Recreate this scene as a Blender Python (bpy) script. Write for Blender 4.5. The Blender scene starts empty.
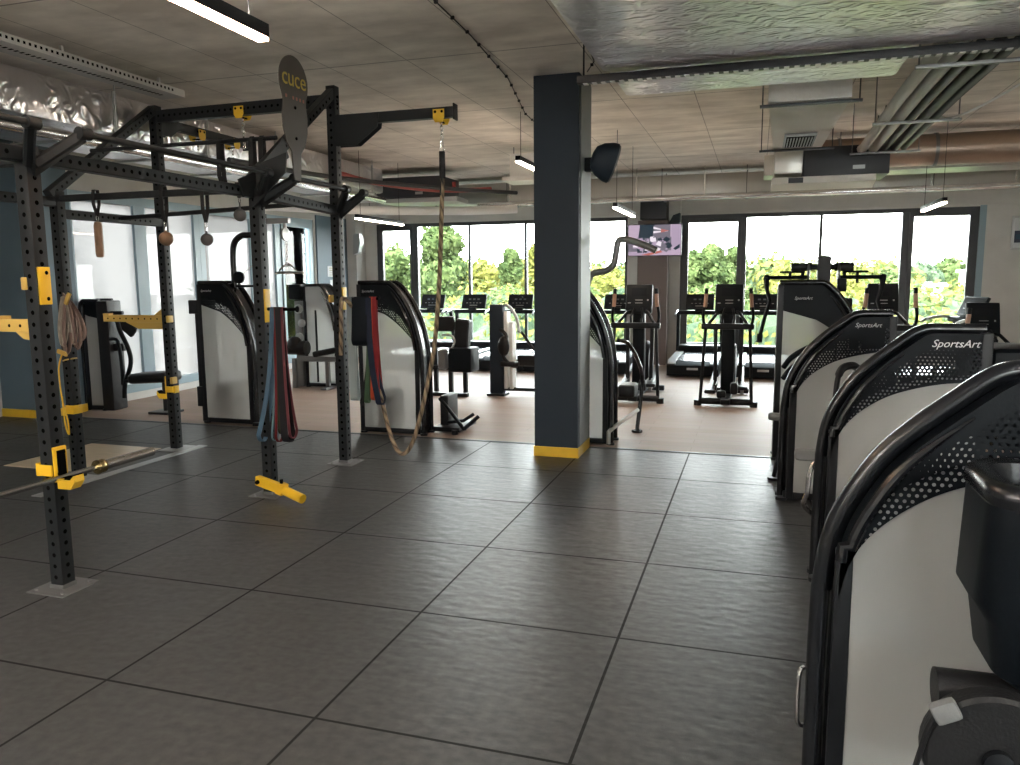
import bpy, bmesh, math, random
from mathutils import Vector, Matrix, Euler
random.seed(11)
S = bpy.context.scene
C = S.collection
PI = math.pi
V = Vector

# ------------------------------------------------------------------ materials
def nodes(name):
    m = bpy.data.materials.new(name); m.use_nodes = True
    nt = m.node_tree
    return m, nt, nt.nodes['Principled BSDF']

def mat(name, col, rough=.5, metal=0., spec=.5, var=0., vscale=8., bump=0., bscale=60., coat=0., stretch=None, emit=None, estr=0.):
    m, nt, b = nodes(name)
    b.inputs['Base Color'].default_value = (*col, 1)
    b.inputs['Roughness'].default_value = rough
    b.inputs['Metallic'].default_value = metal
    b.inputs['Specular IOR Level'].default_value = spec
    b.inputs['Coat Weight'].default_value = coat
    if emit:
        b.inputs['Emission Color'].default_value = (*emit, 1); b.inputs['Emission Strength'].default_value = estr
    if var or bump:
        tc = nt.nodes.new('ShaderNodeTexCoord'); mp = nt.nodes.new('ShaderNodeMapping')
        nt.links.new(tc.outputs['Object'], mp.inputs['Vector'])
        if stretch: mp.inputs['Scale'].default_value = stretch
    if var:
        n = nt.nodes.new('ShaderNodeTexNoise'); n.inputs['Scale'].default_value = vscale; n.inputs['Detail'].default_value = 5
        r = nt.nodes.new('ShaderNodeValToRGB')
        r.color_ramp.elements[0].position = .3; r.color_ramp.elements[1].position = .7
        r.color_ramp.elements[0].color = (*[c*(1-var) for c in col], 1)
        r.color_ramp.elements[1].color = (*[min(1, c*(1+var)) for c in col], 1)
        nt.links.new(mp.outputs[0], n.inputs['Vector'])
        nt.links.new(n.outputs['Fac'], r.inputs[0]); nt.links.new(r.outputs[0], b.inputs['Base Color'])
    if bump:
        n2 = nt.nodes.new('ShaderNodeTexNoise'); n2.inputs['Scale'].default_value = bscale; n2.inputs['Detail'].default_value = 4
        bp = nt.nodes.new('ShaderNodeBump'); bp.inputs['Strength'].default_value = bump; bp.inputs['Distance'].default_value = .02
        nt.links.new(mp.outputs[0], n2.inputs['Vector'])
        nt.links.new(n2.outputs['Fac'], bp.inputs['Height']); nt.links.new(bp.outputs[0], b.inputs['Normal'])
    return m

def glow(name, col, strength):
    m, nt, b = nodes(name)
    b.inputs['Base Color'].default_value = (0, 0, 0, 1)
    b.inputs['Emission Color'].default_value = (*col, 1); b.inputs['Emission Strength'].default_value = strength
    return m

def math_node(nt, op, a, b=None, c=None):
    n = nt.nodes.new('ShaderNodeMath'); n.operation = op
    for i, v in enumerate((a, b, c)):
        if v is None: continue
        if isinstance(v, (int, float)): n.inputs[i].default_value = v
        else: nt.links.new(v, n.inputs[i])
    return n.outputs[0]

def seam(nt, coord, period, offset, half):
    # 1 within half of a multiple of period
    f = math_node(nt, 'PINGPONG', math_node(nt, 'ADD', coord, -offset), period/2)
    return math_node(nt, 'LESS_THAN', f, half)

def floor_rubber():
    m, nt, b = nodes('rubber_mats')
    g = nt.nodes.new('ShaderNodeNewGeometry'); sp = nt.nodes.new('ShaderNodeSeparateXYZ')
    nt.links.new(g.outputs['Position'], sp.inputs[0])
    sx = seam(nt, sp.outputs[0], 1., 0., .0065); sy = seam(nt, sp.outputs[1], 1., 0., .0065)
    s = math_node(nt, 'MAXIMUM', sx, sy)
    n = nt.nodes.new('ShaderNodeTexNoise'); n.inputs['Scale'].default_value = 260; n.inputs['Detail'].default_value = 2
    nt.links.new(g.outputs['Position'], n.inputs['Vector'])
    n3 = nt.nodes.new('ShaderNodeTexNoise'); n3.inputs['Scale'].default_value = 1.3; n3.inputs['Detail'].default_value = 3
    nt.links.new(g.outputs['Position'], n3.inputs['Vector'])
    r = nt.nodes.new('ShaderNodeValToRGB')
    r.color_ramp.elements[0].position = .35; r.color_ramp.elements[0].color = (.027, .028, .029, 1)
    r.color_ramp.elements[1].position = .75; r.color_ramp.elements[1].color = (.078, .079, .078, 1)
    mw_ = nt.nodes.new('ShaderNodeTexNoise'); mw_.inputs['Scale'].default_value = 22; mw_.inputs['Detail'].default_value = 3; nt.links.new(g.outputs['Position'], mw_.inputs['Vector'])
    nt.links.new(math_node(nt, 'MULTIPLY_ADD', mw_.outputs['Fac'], .55, math_node(nt, 'MULTIPLY', n.outputs['Fac'], .45)), r.inputs[0])
    mx = nt.nodes.new('ShaderNodeMix'); mx.data_type = 'RGBA'
    nt.links.new(s, mx.inputs['Factor']); nt.links.new(r.outputs[0], mx.inputs['A']); mx.inputs['B'].default_value = (.002, .002, .002, 1)
    nt.links.new(mx.outputs['Result'], b.inputs['Base Color'])
    rr = math_node(nt, 'MULTIPLY_ADD', n3.outputs['Fac'], .12, .36)
    rr = math_node(nt, 'MULTIPLY_ADD', s, .4, rr)
    nt.links.new(rr, b.inputs['Roughness'])
    # dimples: broad soft waves running across, plus fine grain
    mp = nt.nodes.new('ShaderNodeMapping'); mp.inputs['Scale'].default_value = (8, 15, 1)
    nt.links.new(g.outputs['Position'], mp.inputs['Vector'])
    n2 = nt.nodes.new('ShaderNodeTexNoise'); n2.inputs['Scale'].default_value = 1.; n2.inputs['Detail'].default_value = 1.5
    nt.links.new(mp.outputs[0], n2.inputs['Vector'])
    h = math_node(nt, 'MULTIPLY_ADD', n2.outputs['Fac'], .35, math_node(nt, 'MULTIPLY', n.outputs['Fac'], .06))
    h = math_node(nt, 'MULTIPLY_ADD', s, -1., h)
    bp = nt.nodes.new('ShaderNodeBump'); bp.inputs['Strength'].default_value = .85; bp.inputs['Distance'].default_value = .012
    nt.links.new(h, bp.inputs['Height']); nt.links.new(bp.outputs[0], b.inputs['Normal'])
    b.inputs['Specular IOR Level'].default_value = .42
    return m

def floor_laminate():
    m, nt, b = nodes('laminate')
    g = nt.nodes.new('ShaderNodeNewGeometry')
    br = nt.nodes.new('ShaderNodeTexBrick')
    mp = nt.nodes.new('ShaderNodeMapping')
    nt.links.new(g.outputs['Position'], mp.inputs['Vector'])
    br.inputs['Scale'].default_value = 1.; br.inputs['Brick Width'].default_value = 1.3; br.inputs['Row Height'].default_value = .19
    br.inputs['Mortar Size'].default_value = .002; br.offset = .4
    br.inputs['Color1'].default_value = (.33, .235, .185, 1); br.inputs['Color2'].default_value = (.37, .27, .215, 1); br.inputs['Mortar'].default_value = (.21, .145, .11, 1)
    nt.links.new(mp.outputs[0], br.inputs['Vector'])
    n = nt.nodes.new('ShaderNodeTexNoise'); mp2 = nt.nodes.new('ShaderNodeMapping'); mp2.inputs['Scale'].default_value = (2, 30, 1)
    nt.links.new(g.outputs['Position'], mp2.inputs['Vector']); nt.links.new(mp2.outputs[0], n.inputs['Vector']); n.inputs['Scale'].default_value = 1.5; n.inputs['Detail'].default_value = 6
    mx = nt.nodes.new('ShaderNodeMix'); mx.data_type = 'RGBA'; mx.blend_type = 'MULTIPLY'; mx.inputs['Factor'].default_value = .35
    nt.links.new(br.outputs['Color'], mx.inputs['A']); nt.links.new(n.outputs['Color'], mx.inputs['B'])
    hs = nt.nodes.new('ShaderNodeHueSaturation'); hs.inputs['Saturation'].default_value = .9
    nt.links.new(mx.outputs['Result'], hs.inputs['Color'])
    nt.links.new(hs.outputs[0], b.inputs['Base Color'])
    b.inputs['Roughness'].default_value = .6; b.inputs['Specular IOR Level'].default_value = .25
    return m

def concrete():
    m, nt, b = nodes('concrete')
    g = nt.nodes.new('ShaderNodeNewGeometry'); sp = nt.nodes.new('ShaderNodeSeparateXYZ')
    nt.links.new(g.outputs['Position'], sp.inputs[0])
    n = nt.nodes.new('ShaderNodeTexNoise'); n.inputs['Scale'].default_value = 1.1; n.inputs['Detail'].default_value = 7; n.inputs['Roughness'].default_value = .65
    nt.links.new(g.outputs['Position'], n.inputs['Vector'])
    mp = nt.nodes.new('ShaderNodeMapping'); mp.inputs['Scale'].default_value = (1.0, 2.6, 1)
    nt.links.new(g.outputs['Position'], mp.inputs['Vector'])
    n2 = nt.nodes.new('ShaderNodeTexNoise'); n2.inputs['Scale'].default_value = 1.6; n2.inputs['Detail'].default_value = 5
    nt.links.new(mp.outputs[0], n2.inputs['Vector'])
    f = math_node(nt, 'MULTIPLY_ADD', n2.outputs['Fac'], .5, math_node(nt, 'MULTIPLY', n.outputs['Fac'], .5))
    r = nt.nodes.new('ShaderNodeValToRGB')
    r.color_ramp.elements[0].position = .38; r.color_ramp.elements[0].color = (.57, .525, .465, 1)
    r.color_ramp.elements[1].position = .62; r.color_ramp.elements[1].color = (.88, .83, .75, 1)
    nt.links.new(f, r.inputs[0])
    sx = seam(nt, sp.outputs[0], .72, -.80, .004); sy = seam(nt, sp.outputs[1], 2.02, 3.70, .008)
    s = math_node(nt, 'MAXIMUM', sx, sy)
    # tie-hole dots
    vo = nt.nodes.new('ShaderNodeTexVoronoi'); vo.inputs['Scale'].default_value = 1.15; vo.inputs['Randomness'].default_value = .8
    nt.links.new(g.outputs['Position'], vo.inputs['Vector'])
    d = math_node(nt, 'LESS_THAN', vo.outputs['Distance'], .018)
    s = math_node(nt, 'MAXIMUM', math_node(nt, 'MULTIPLY', s, .6), math_node(nt, 'MULTIPLY', d, .8))
    mx = nt.nodes.new('ShaderNodeMix'); mx.data_type = 'RGBA'
    nt.links.new(s, mx.inputs['Factor']); nt.links.new(r.outputs[0], mx.inputs['A']); mx.inputs['B'].default_value = (.05, .043, .035, 1)
    nt.links.new(mx.outputs['Result'], b.inputs['Base Color'])
    b.inputs['Roughness'].default_value = .8
    bp = nt.nodes.new('ShaderNodeBump'); bp.inputs['Strength'].default_value = .3; bp.inputs['Distance'].default_value = .01
    nt.links.new(math_node(nt, 'MULTIPLY_ADD', s, -1., n.outputs['Fac']), bp.inputs['Height']); nt.links.new(bp.outputs[0], b.inputs['Normal'])
    return m

def foil(name, tint=(.62, .63, .62), rough=.28, strength=.9, scale=9., stretch=(1, 1, 1), metal=.9):
    m, nt, b = nodes(name)
    b.inputs['Base Color'].default_value = (*tint, 1); b.inputs['Metallic'].default_value = metal; b.inputs['Roughness'].default_value = rough
    g = nt.nodes.new('ShaderNodeNewGeometry'); mp = nt.nodes.new('ShaderNodeMapping'); mp.inputs['Scale'].default_value = stretch
    nt.links.new(g.outputs['Position'], mp.inputs['Vector'])
    n = nt.nodes.new('ShaderNodeTexNoise'); n.noise_type = 'RIDGED_MULTIFRACTAL'; n.inputs['Scale'].default_value = scale; n.inputs['Detail'].default_value = 5
    n.inputs['Distortion'].default_value = 1.1
    nt.links.new(mp.outputs[0], n.inputs['Vector'])
    bp = nt.nodes.new('ShaderNodeBump'); bp.inputs['Strength'].default_value = strength; bp.inputs['Distance'].default_value = .05
    nt.links.new(n.outputs['Fac'], bp.inputs['Height']); nt.links.new(bp.outputs[0], b.inputs['Normal'])
    return m

def glass_mat(name, tint=(.97, 1, .99), frost=0.):
    m = bpy.data.materials.new(name); m.use_nodes = True; nt = m.node_tree
    for n in list(nt.nodes): nt.nodes.remove(n)
    out = nt.nodes.new('ShaderNodeOutputMaterial'); tr = nt.nodes.new('ShaderNodeBsdfTransparent'); gl = nt.nodes.new('ShaderNodeBsdfGlossy')
    tr.inputs[0].default_value = (*tint, 1); gl.inputs['Roughness'].default_value = .02
    fr = nt.nodes.new('ShaderNodeFresnel'); fr.inputs[0].default_value = 1.3
    mx = nt.nodes.new('ShaderNodeMixShader')
    nt.links.new(fr.outputs[0], mx.inputs[0]); nt.links.new(gl.outputs[0], mx.inputs[2])
    if frost:
        tl = nt.nodes.new('ShaderNodeBsdfTranslucent'); tl.inputs[0].default_value = (.27, .268, .262, 1)
        m2 = nt.nodes.new('ShaderNodeMixShader'); m2.inputs[0].default_value = frost
        nt.links.new(tr.outputs[0], m2.inputs[1]); nt.links.new(tl.outputs[0], m2.inputs[2]); nt.links.new(m2.outputs[0], mx.inputs[1])
    else:
        nt.links.new(tr.outputs[0], mx.inputs[1])
    nt.links.new(mx.outputs[0], out.inputs[0])
    return m

def panel_mat():
    # milky plastic shroud: mostly diffuse, a little see-through
    m = bpy.data.materials.new('milky_panel'); m.use_nodes = True; nt = m.node_tree
    b = nt.nodes['Principled BSDF']; out = nt.nodes['Material Output']
    b.inputs['Base Color'].default_value = (.56, .56, .54, 1); b.inputs['Roughness'].default_value = .45
    tr = nt.nodes.new('ShaderNodeBsdfTransparent'); tr.inputs[0].default_value = (.95, .95, .93, 1)
    tl = nt.nodes.new('ShaderNodeBsdfTranslucent'); tl.inputs[0].default_value = (.7, .7, .68, 1)
    m1 = nt.nodes.new('ShaderNodeMixShader'); m1.inputs[0].default_value = .35
    nt.links.new(b.outputs[0], m1.inputs[1]); nt.links.new(tl.outputs[0], m1.inputs[2])
    m2 = nt.nodes.new('ShaderNodeMixShader'); m2.inputs[0].default_value = .30
    nt.links.new(m1.outputs[0], m2.inputs[1]); nt.links.new(tr.outputs[0], m2.inputs[2])
    nt.links.new(m2.outputs[0], out.inputs[0])
    return m

def perforated():
    m = bpy.data.materials.new('perforated_black'); m.use_nodes = True; nt = m.node_tree
    b = nt.nodes['Principled BSDF']; out = nt.nodes['Material Output']
    b.inputs['Base Color'].default_value = (.0038, .0058, .0082, 1); b.inputs['Roughness'].default_value = .48; b.inputs['Specular IOR Level'].default_value = .16
    tc = nt.nodes.new('ShaderNodeTexCoord'); sp = nt.nodes.new('ShaderNodeSeparateXYZ'); nt.links.new(tc.outputs['Object'], sp.inputs[0])
    P = .021; Q = P*math.sqrt(3)
    def lattice(ox, oz):
        a = math_node(nt, 'PINGPONG', math_node(nt, 'ADD', sp.outputs[0], 10*P+ox), P/2)
        c = math_node(nt, 'PINGPONG', math_node(nt, 'ADD', sp.outputs[2], 10*Q+oz), Q/2)
        return math_node(nt, 'ADD', math_node(nt, 'MULTIPLY', a, a), math_node(nt, 'MULTIPLY', c, c))
    d = math_node(nt, 'MINIMUM', lattice(0, 0), lattice(P/2, Q/2))
    hole = math_node(nt, 'LESS_THAN', d, .0052**2)
    tr = nt.nodes.new('ShaderNodeBsdfTransparent'); mx = nt.nodes.new('ShaderNodeMixShader')
    nt.links.new(hole, mx.inputs[0]); nt.links.new(b.outputs[0], mx.inputs[1]); nt.links.new(tr.outputs[0], mx.inputs[2]); nt.links.new(mx.outputs[0], out.inputs[0])
    return m

def rope_mat():
    m, nt, b = nodes('rope')
    tc = nt.nodes.new('ShaderNodeUVMap'); sp = nt.nodes.new('ShaderNodeSeparateXYZ'); nt.links.new(tc.outputs[0], sp.inputs[0])
    w = math_node(nt, 'FRACT', math_node(nt, 'MULTIPLY_ADD', sp.outputs[0], 2., sp.outputs[1]))
    r = nt.nodes.new('ShaderNodeValToRGB'); e = r.color_ramp.elements
    e[0].position = 0; e[0].color = (.03, .022, .015, 1); e[1].position = .5; e[1].color = (.36, .27, .17, 1)
    x = e.new(.9); x.color = (.2, .14, .09, 1)
    nt.links.new(w, r.inputs[0]); nt.links.new(r.outputs[0], b.inputs['Base Color']); b.inputs['Roughness'].default_value = .9
    return m

def leaf_mat(name, c1, c2):
    m = bpy.data.materials.new(name); m.use_nodes = True; nt = m.node_tree
    b = nt.nodes['Principled BSDF']; out = nt.nodes['Material Output']
    g = nt.nodes.new('ShaderNodeNewGeometry'); n = nt.nodes.new('ShaderNodeTexNoise'); n.inputs['Scale'].default_value = 1.1; n.inputs['Detail'].default_value = 6
    n.inputs['Roughness'].default_value = .8
    nt.links.new(g.outputs['Position'], n.inputs['Vector'])
    r = nt.nodes.new('ShaderNodeValToRGB'); r.color_ramp.elements[0].position = .38; r.color_ramp.elements[1].position = .62
    r.color_ramp.elements[0].color = (*c1, 1); r.color_ramp.elements[1].color = (*c2, 1)
    nt.links.new(n.outputs['Fac'], r.inputs[0]); nt.links.new(r.outputs[0], b.inputs['Base Color']); b.inputs['Roughness'].default_value = .95; b.inputs['Specular IOR Level'].default_value = .08
    tl = nt.nodes.new('ShaderNodeBsdfTranslucent'); nt.links.new(r.outputs[0], tl.inputs[0])
    mx = nt.nodes.new('ShaderNodeMixShader'); mx.inputs[0].default_value = .3
    nt.links.new(b.outputs[0], mx.inputs[1]); nt.links.new(tl.outputs[0], mx.inputs[2]); nt.links.new(mx.outputs[0], out.inputs[0])
    return m

M = {}
M['rubber_floor'] = floor_rubber(); M['laminate'] = floor_laminate(); M['concrete'] = concrete()
M['black'] = mat('black_powdercoat', (.008, .009, .011), .42, spec=.3, bump=.05, bscale=300)
M['rack'] = mat('rack_charcoal', (.014, .016, .0175), .5, spec=.3, bump=.06, bscale=260)
M['void'] = mat('dark_hole', (.0008, .0008, .0008), .95, spec=.05)
M['gloss'] = mat('gloss_black', (.007, .008, .010), .25, spec=.4, coat=.15)
M['plastic'] = mat('black_plastic', (.0038, .0058, .0082), .48, spec=.16, bump=.08, bscale=220)
M['vinyl'] = mat('black_vinyl', (.010, .010, .011), .45, spec=.3, bump=.15, bscale=120)
M['grey_pad'] = mat('grey_foam', (.16, .165, .165), .6, bump=.1, bscale=150)
M['grey_metal'] = mat('grey_metal', (.22, .22, .22), .4, .6)
M['silver'] = mat('silver_paint', (.42, .43, .43), .35, .5)
M['chrome'] = mat('chrome', (.75, .74, .72), .12, 1.)
M['steel'] = mat('brushed_steel', (.72, .71, .68), .24, 1., bump=.05, bscale=200)
M['yellow'] = mat('yellow_powdercoat', (.78, .47, .02), .45, bump=.04, bscale=200)
M['amber'] = mat('amber_powdercoat', (.62, .40, .09), .5)
M['yellow_paint'] = mat('yellow_paint', (.74, .47, .03), .5, var=.12, vscale=5)
M['navy'] = mat('navy_wall_paint', (.008, .018, .031), .65, bump=.05, bscale=90)
M['blue_paint'] = mat('slate_blue_paint', (.10, .15, .19), .6, bump=.05, bscale=90)
M['grey_wall'] = mat('grey_plaster', (.52, .515, .49), .75, var=.06, vscale=3, bump=.06, bscale=80)
M['dark_frame'] = mat('anthracite_frame', (.045, .05, .055), .4)
M['skylit_frame'] = mat('skylit_frame_blue', (.22, .31, .36), .4)  # dark frame with the sky light on it put into the colour
M['bright_pipe'] = mat('bright_pipe_sheet', (.85, .85, .84), .2, .9)
M['white'] = mat('white_plastic', (.75, .75, .73), .45)
M['paper'] = mat('paper', (.60, .62, .64), .8)
M['print_dark'] = mat('dark_print', (.05, .06, .1), .7)
M['print_olive'] = mat('olive_print', (.35, .36, .22), .7)
M['foil'] = foil('foil_insulation', (.74, .71, .72), .28, .85, 7.); M['foil_big'] = foil('foil_duct_wrap', (.80, .76, .80), .30, 1., 9., (1, 1.8, 1), .82)
M['foil_flat'] = foil('smooth_duct_sheet', (.46, .45, .42), .35, .25, 2.)
M['bronze_duct'] = foil('warm_duct_sheet', (.40, .31, .25), .38, .15, 2.)
M['white_wrap'] = mat('white_duct_wrap', (.80, .79, .74), .6, bump=.5, bscale=9, stretch=(1, 6, 1))
M['pipe_grey'] = mat('pipe_lagging', (.55, .54, .51), .5, bump=.1, bscale=30)
M['pipe_dark'] = mat('dark_pipe_lagging', (.03, .03, .032), .5)
M['unit_black'] = mat('fan_unit_black', (.02, .022, .028), .45)
M['red_pipe'] = mat('red_pipe', (.30, .045, .035), .45)
M['glass'] = glass_mat('window_glass'); M['frosted'] = glass_mat('frosted_film', (.5, .5, .495), frost=.85)
M['panel'] = panel_mat(); M['perf'] = perforated(); M['rope'] = rope_mat()
M['tray'] = mat('tray_zinc', (.55, .55, .52), .4, .3)
M['lamp_ceiling_fill'] = glow('ceiling_fill_glow', (1., .90, .80), 45.); M['logo'] = mat('logo_white', (.75, .75, .75), .5)
M['screen'] = mat('console_glass', (.012, .014, .018), .15)
M['belt'] = mat('treadmill_belt', (.10, .115, .13), .25, bump=.05, bscale=150)
M['copper_grip'] = mat('contact_grip', (.42, .25, .18), .4)
M['wood'] = mat('maple_board', (.66, .56, .40), .3, var=.12, vscale=4, stretch=(1, 12, 1))
M['wood_ball'] = mat('turned_wood', (.24, .14, .08), .55, var=.2, vscale=14)
M['grey_ball'] = mat('grey_grip', (.10, .095, .09), .7)
M['strap'] = mat('webbing', (.012, .012, .012), .8)
M['canvas'] = mat('canvas_strap', (.36, .31, .25), .85, var=.25, vscale=20)
M['brown_cloth'] = mat('brown_strap', (.25, .17, .14), .85)
M['bark'] = mat('bark', (.10, .075, .055), .9, var=.3, vscale=6)
M['lamp'] = glow('lamp_diffuser', (1., .80, .62), 22.)
M['lamp_fill'] = glow('fill_lamp_diffuser', (1., .96, .91), 38.); M['lamp_near'] = glow('lamp_diffuser_warm', (1., .62, .40), 14.)
for k, c in dict(band_blue=(.055, .10, .145), band_red=(.20, .016, .018), band_black=(.012, .012, .014), band_olive=(.022, .025, .014), band_teal=(.10, .165, .19),
                 band_grey=(.26, .30, .30), band_navy=(.012, .018, .036), band_green=(.05, .095, .05), band_orange=(.42, .07, .03), band_dark=(.005, .008, .012)).items():
    M[k] = mat(k, c, .65, spec=.2, bump=.06, bscale=150)

# ------------------------------------------------------------------ mesh builder
class MB:
    def __init__(self):
        self.bm = bmesh.new(); self.uv = None
    def _mi(self, faces, mi):
        for f in faces: f.material_index = mi
    def poly(self, pts, mi=0):
        vs = [self.bm.verts.new(p) for p in pts]
        f = self.bm.faces.new(vs); f.material_index = mi
        return f
    def box(self, c, s, rot=None, mi=0, bev=0., seg=2):
        t = bmesh.new()
        bmesh.ops.create_cube(t, size=1, matrix=Matrix.Diagonal((*s, 1)))
        if bev > 0:
            bmesh.ops.bevel(t, geom=t.edges[:], offset=min(bev, min(s)*.49), segments=seg, affect='EDGES', profile=.6)
        mt = Matrix.Translation(c) @ (rot.to_matrix().to_4x4() if rot is not None else Matrix())
        t.transform(mt); self.merge(t, mi)
    def span(self, a, b, mi=0, bev=0.):
        a, b = V(a), V(b)
        self.box((a+b)/2, [abs(x) for x in (b-a)], None, mi, bev)
    def merge(self, t, mi=0):
        mp = {}
        for v in t.verts: mp[v] = self.bm.verts.new(v.co)
        for f in t.faces:
            nf = self.bm.faces.new([mp[v] for v in f.verts]); nf.material_index = mi
        t.free()
    def beam(self, a, b, w, h, mi=0, up=(0, 0, 1), bev=.004):
        # rectangular bar from a to b
        a, b = V(a), V(b); d = (b-a); L = d.length; d.normalize()
        u = V(up)
        if abs(d.dot(u)) > .98: u = V((0, 1, 0))
        s = d.cross(u).normalized(); u = s.cross(d).normalized()
        R = Matrix((s, d, u)).transposed()
        t = bmesh.new(); bmesh.ops.create_cube(t, size=1, matrix=Matrix.Diagonal((w, L, h, 1)))
        if bev: bmesh.ops.bevel(t, geom=t.edges[:], offset=min(bev, min(w, h)*.45), segments=1, affect='EDGES')
        t.transform(Matrix.Translation((a+b)/2) @ R.to_4x4()); self.merge(t, mi)
    def tube(self, pts, r, n=10, mi=0, closed=False, cap=True, uvturn=None):
        pts = [V(p) for p in pts]; N = len(pts)
        rr = r if isinstance(r, (list, tuple)) else [r]*N
        tans = []
        for i in range(N):
            if closed: t = pts[(i+1) % N]-pts[i-1]
            else: t = pts[min(i+1, N-1)]-pts[max(i-1, 0)]
            tans.append(t.normalized() if t.length > 1e-9 else V((0, 0, 1)))
        ref = V((0, 0, 1)) if abs(tans[0].z) < .9 else V((1, 0, 0))
        nrm = tans[0].cross(ref).normalized()
        rings = []; s = 0.; us = []
        for i in range(N):
            nrm = (nrm-tans[i]*nrm.dot(tans[i]))
            if nrm.length < 1e-6: nrm = tans[i].orthogonal()
            nrm.normalize(); bn = tans[i].cross(nrm)
            if i: s += (pts[i]-pts[i-1]).length
            us.append(s)
            rings.append([self.bm.verts.new(pts[i]+(nrm*math.cos(2*PI*k/n)+bn*math.sin(2*PI*k/n))*rr[i]) for k in range(n)])
        if uvturn and self.uv is None: self.uv = self.bm.loops.layers.uv.new('UVMap')
        M_ = N if closed else N-1
        for i in range(M_):
            a, b = rings[i], rings[(i+1) % N]
            for k in range(n):
                f = self.bm.faces.new((a[k], a[(k+1) % n], b[(k+1) % n], b[k])); f.material_index = mi
                if uvturn:
                    for lp, (uu, vv) in zip(f.loops, ((us[i], k/n), (us[i], (k+1)/n), (us[(i+1) % N], (k+1)/n), (us[(i+1) % N], k/n))):
                        lp[self.uv].uv = (vv, uu*uvturn)
        if cap and not closed:
            f = self.bm.faces.new(rings[0][::-1]); f.material_index = mi
            f = self.bm.faces.new(rings[-1]); f.material_index = mi
    def cyl(self, a, b, r, n=16, mi=0, r2=None):
        self.tube([a, b], [r, r if r2 is None else r2], n, mi)
    def disc(self, c, nrm, r, n=8, mi=0):
        nrm = V(nrm).normalized(); u = nrm.orthogonal().normalized(); w = nrm.cross(u)
        self.poly([V(c)+(u*math.cos(2*PI*k/n)+w*math.sin(2*PI*k/n))*r for k in range(n)], mi)
    def ball(self, c, r, mi=0, n=14, sc=(1, 1, 1)):
        t = bmesh.new(); bmesh.ops.create_uvsphere(t, u_segments=n, v_segments=max(6, n*2//3), radius=r)
        t.transform(Matrix.Translation(c) @ Matrix.Diagonal((*sc, 1))); self.merge(t, mi)
    def lathe(self, prof, c=(0, 0, 0), axis='z', n=24, mi=0):
        # prof: (radius, along) pairs
        rings = []
        for r, h in prof:
            ring = []
            for k in range(n):
                a = 2*PI*k/n; x, y = r*math.cos(a), r*math.sin(a)
                p = {'z': (x, y, h), 'y': (x, h, y), 'x': (h, x, y)}[axis]
                ring.append(self.bm.verts.new(V(p)+V(c)))
            rings.append(ring)
        for a, b in zip(rings, rings[1:]):
            for k in range(n):
                f = self.bm.faces.new((a[k], a[(k+1) % n], b[(k+1) % n], b[k])); f.material_index = mi
        self.bm.faces.new(rings[0][::-1]).material_index = mi; self.bm.faces.new(rings[-1]).material_index = mi
    def prism(self, pts, off, mi=0):
        # planar outline pts (3d) pushed along vector off
        off = V(off); a = [self.bm.verts.new(p) for p in pts]; b = [self.bm.verts.new(V(p)+off) for p in pts]; n = len(pts)
        self.bm.faces.new(a).material_index = mi; self.bm.faces.new(b[::-1]).material_index = mi
        for i in range(n):
            f = self.bm.faces.new((a[i], b[i], b[(i+1) % n], a[(i+1) % n])); f.material_index = mi
    def ribbon(self, pts, wid, th, wdir, mi=0, closed=False):
        # flat strap swept along pts: width along wdir, thickness across
        pts = [V(p) for p in pts]; N = len(pts); wdir = V(wdir).normalized(); rings = []
        for i in range(N):
            t = (pts[(i+1) % N]-pts[i-1]) if closed else (pts[min(i+1, N-1)]-pts[max(0, i-1)])
            t.normalize(); w = (wdir-t*wdir.dot(t)).normalized(); nn = t.cross(w)
            rings.append([self.bm.verts.new(pts[i]+w*a*wid/2+nn*b*th/2) for a, b in ((-1, -1), (1, -1), (1, 1), (-1, 1))])
        for i in range(N if closed else N-1):
            a, b = rings[i], rings[(i+1) % N]
            for k in range(4):
                self.bm.faces.new((a[k], a[(k+1) % 4], b[(k+1) % 4], b[k])).material_index = mi
        if not closed:
            self.bm.faces.new(rings[0][::-1]).material_index = mi; self.bm.faces.new(rings[-1]).material_index = mi
    def build(self, name, mats, parent=None, origin=None, smooth=35, kind=None, label=None):
        bm = self.bm
        bmesh.ops.recalc_face_normals(bm, faces=bm.faces[:])
        if origin is not None: bm.transform(Matrix.Translation(-V(origin)))
        me = bpy.data.meshes.new(name); bm.to_mesh(me); bm.free()
        for m in (mats if isinstance(mats, (list, tuple)) else [mats]):
            me.materials.append(M[m] if isinstance(m, str) else m)
        if smooth:
            for p in me.polygons: p.use_smooth = True
            me.set_sharp_from_angle(angle=math.radians(smooth))
        o = bpy.data.objects.new(name, me); C.objects.link(o)
        if parent is not None: o.parent = parent
        elif origin is not None: o.location = origin
        if kind: o['kind'] = kind
        if label: o['label'] = label
        return o

def smooth_path(pts, k=6):
    pts = [V(p) for p in pts]; out = []
    for i in range(len(pts)-1):
        p0, p1, p2, p3 = pts[max(i-1, 0)], pts[i], pts[i+1], pts[min(i+2, len(pts)-1)]
        for j in range(k):
            t = j/k
            out.append(.5*((2*p1)+(p2-p0)*t+(2*p0-5*p1+4*p2-p3)*t*t+(3*p1-p0-3*p2+p3)*t**3))
    out.append(pts[-1]); return out

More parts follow.
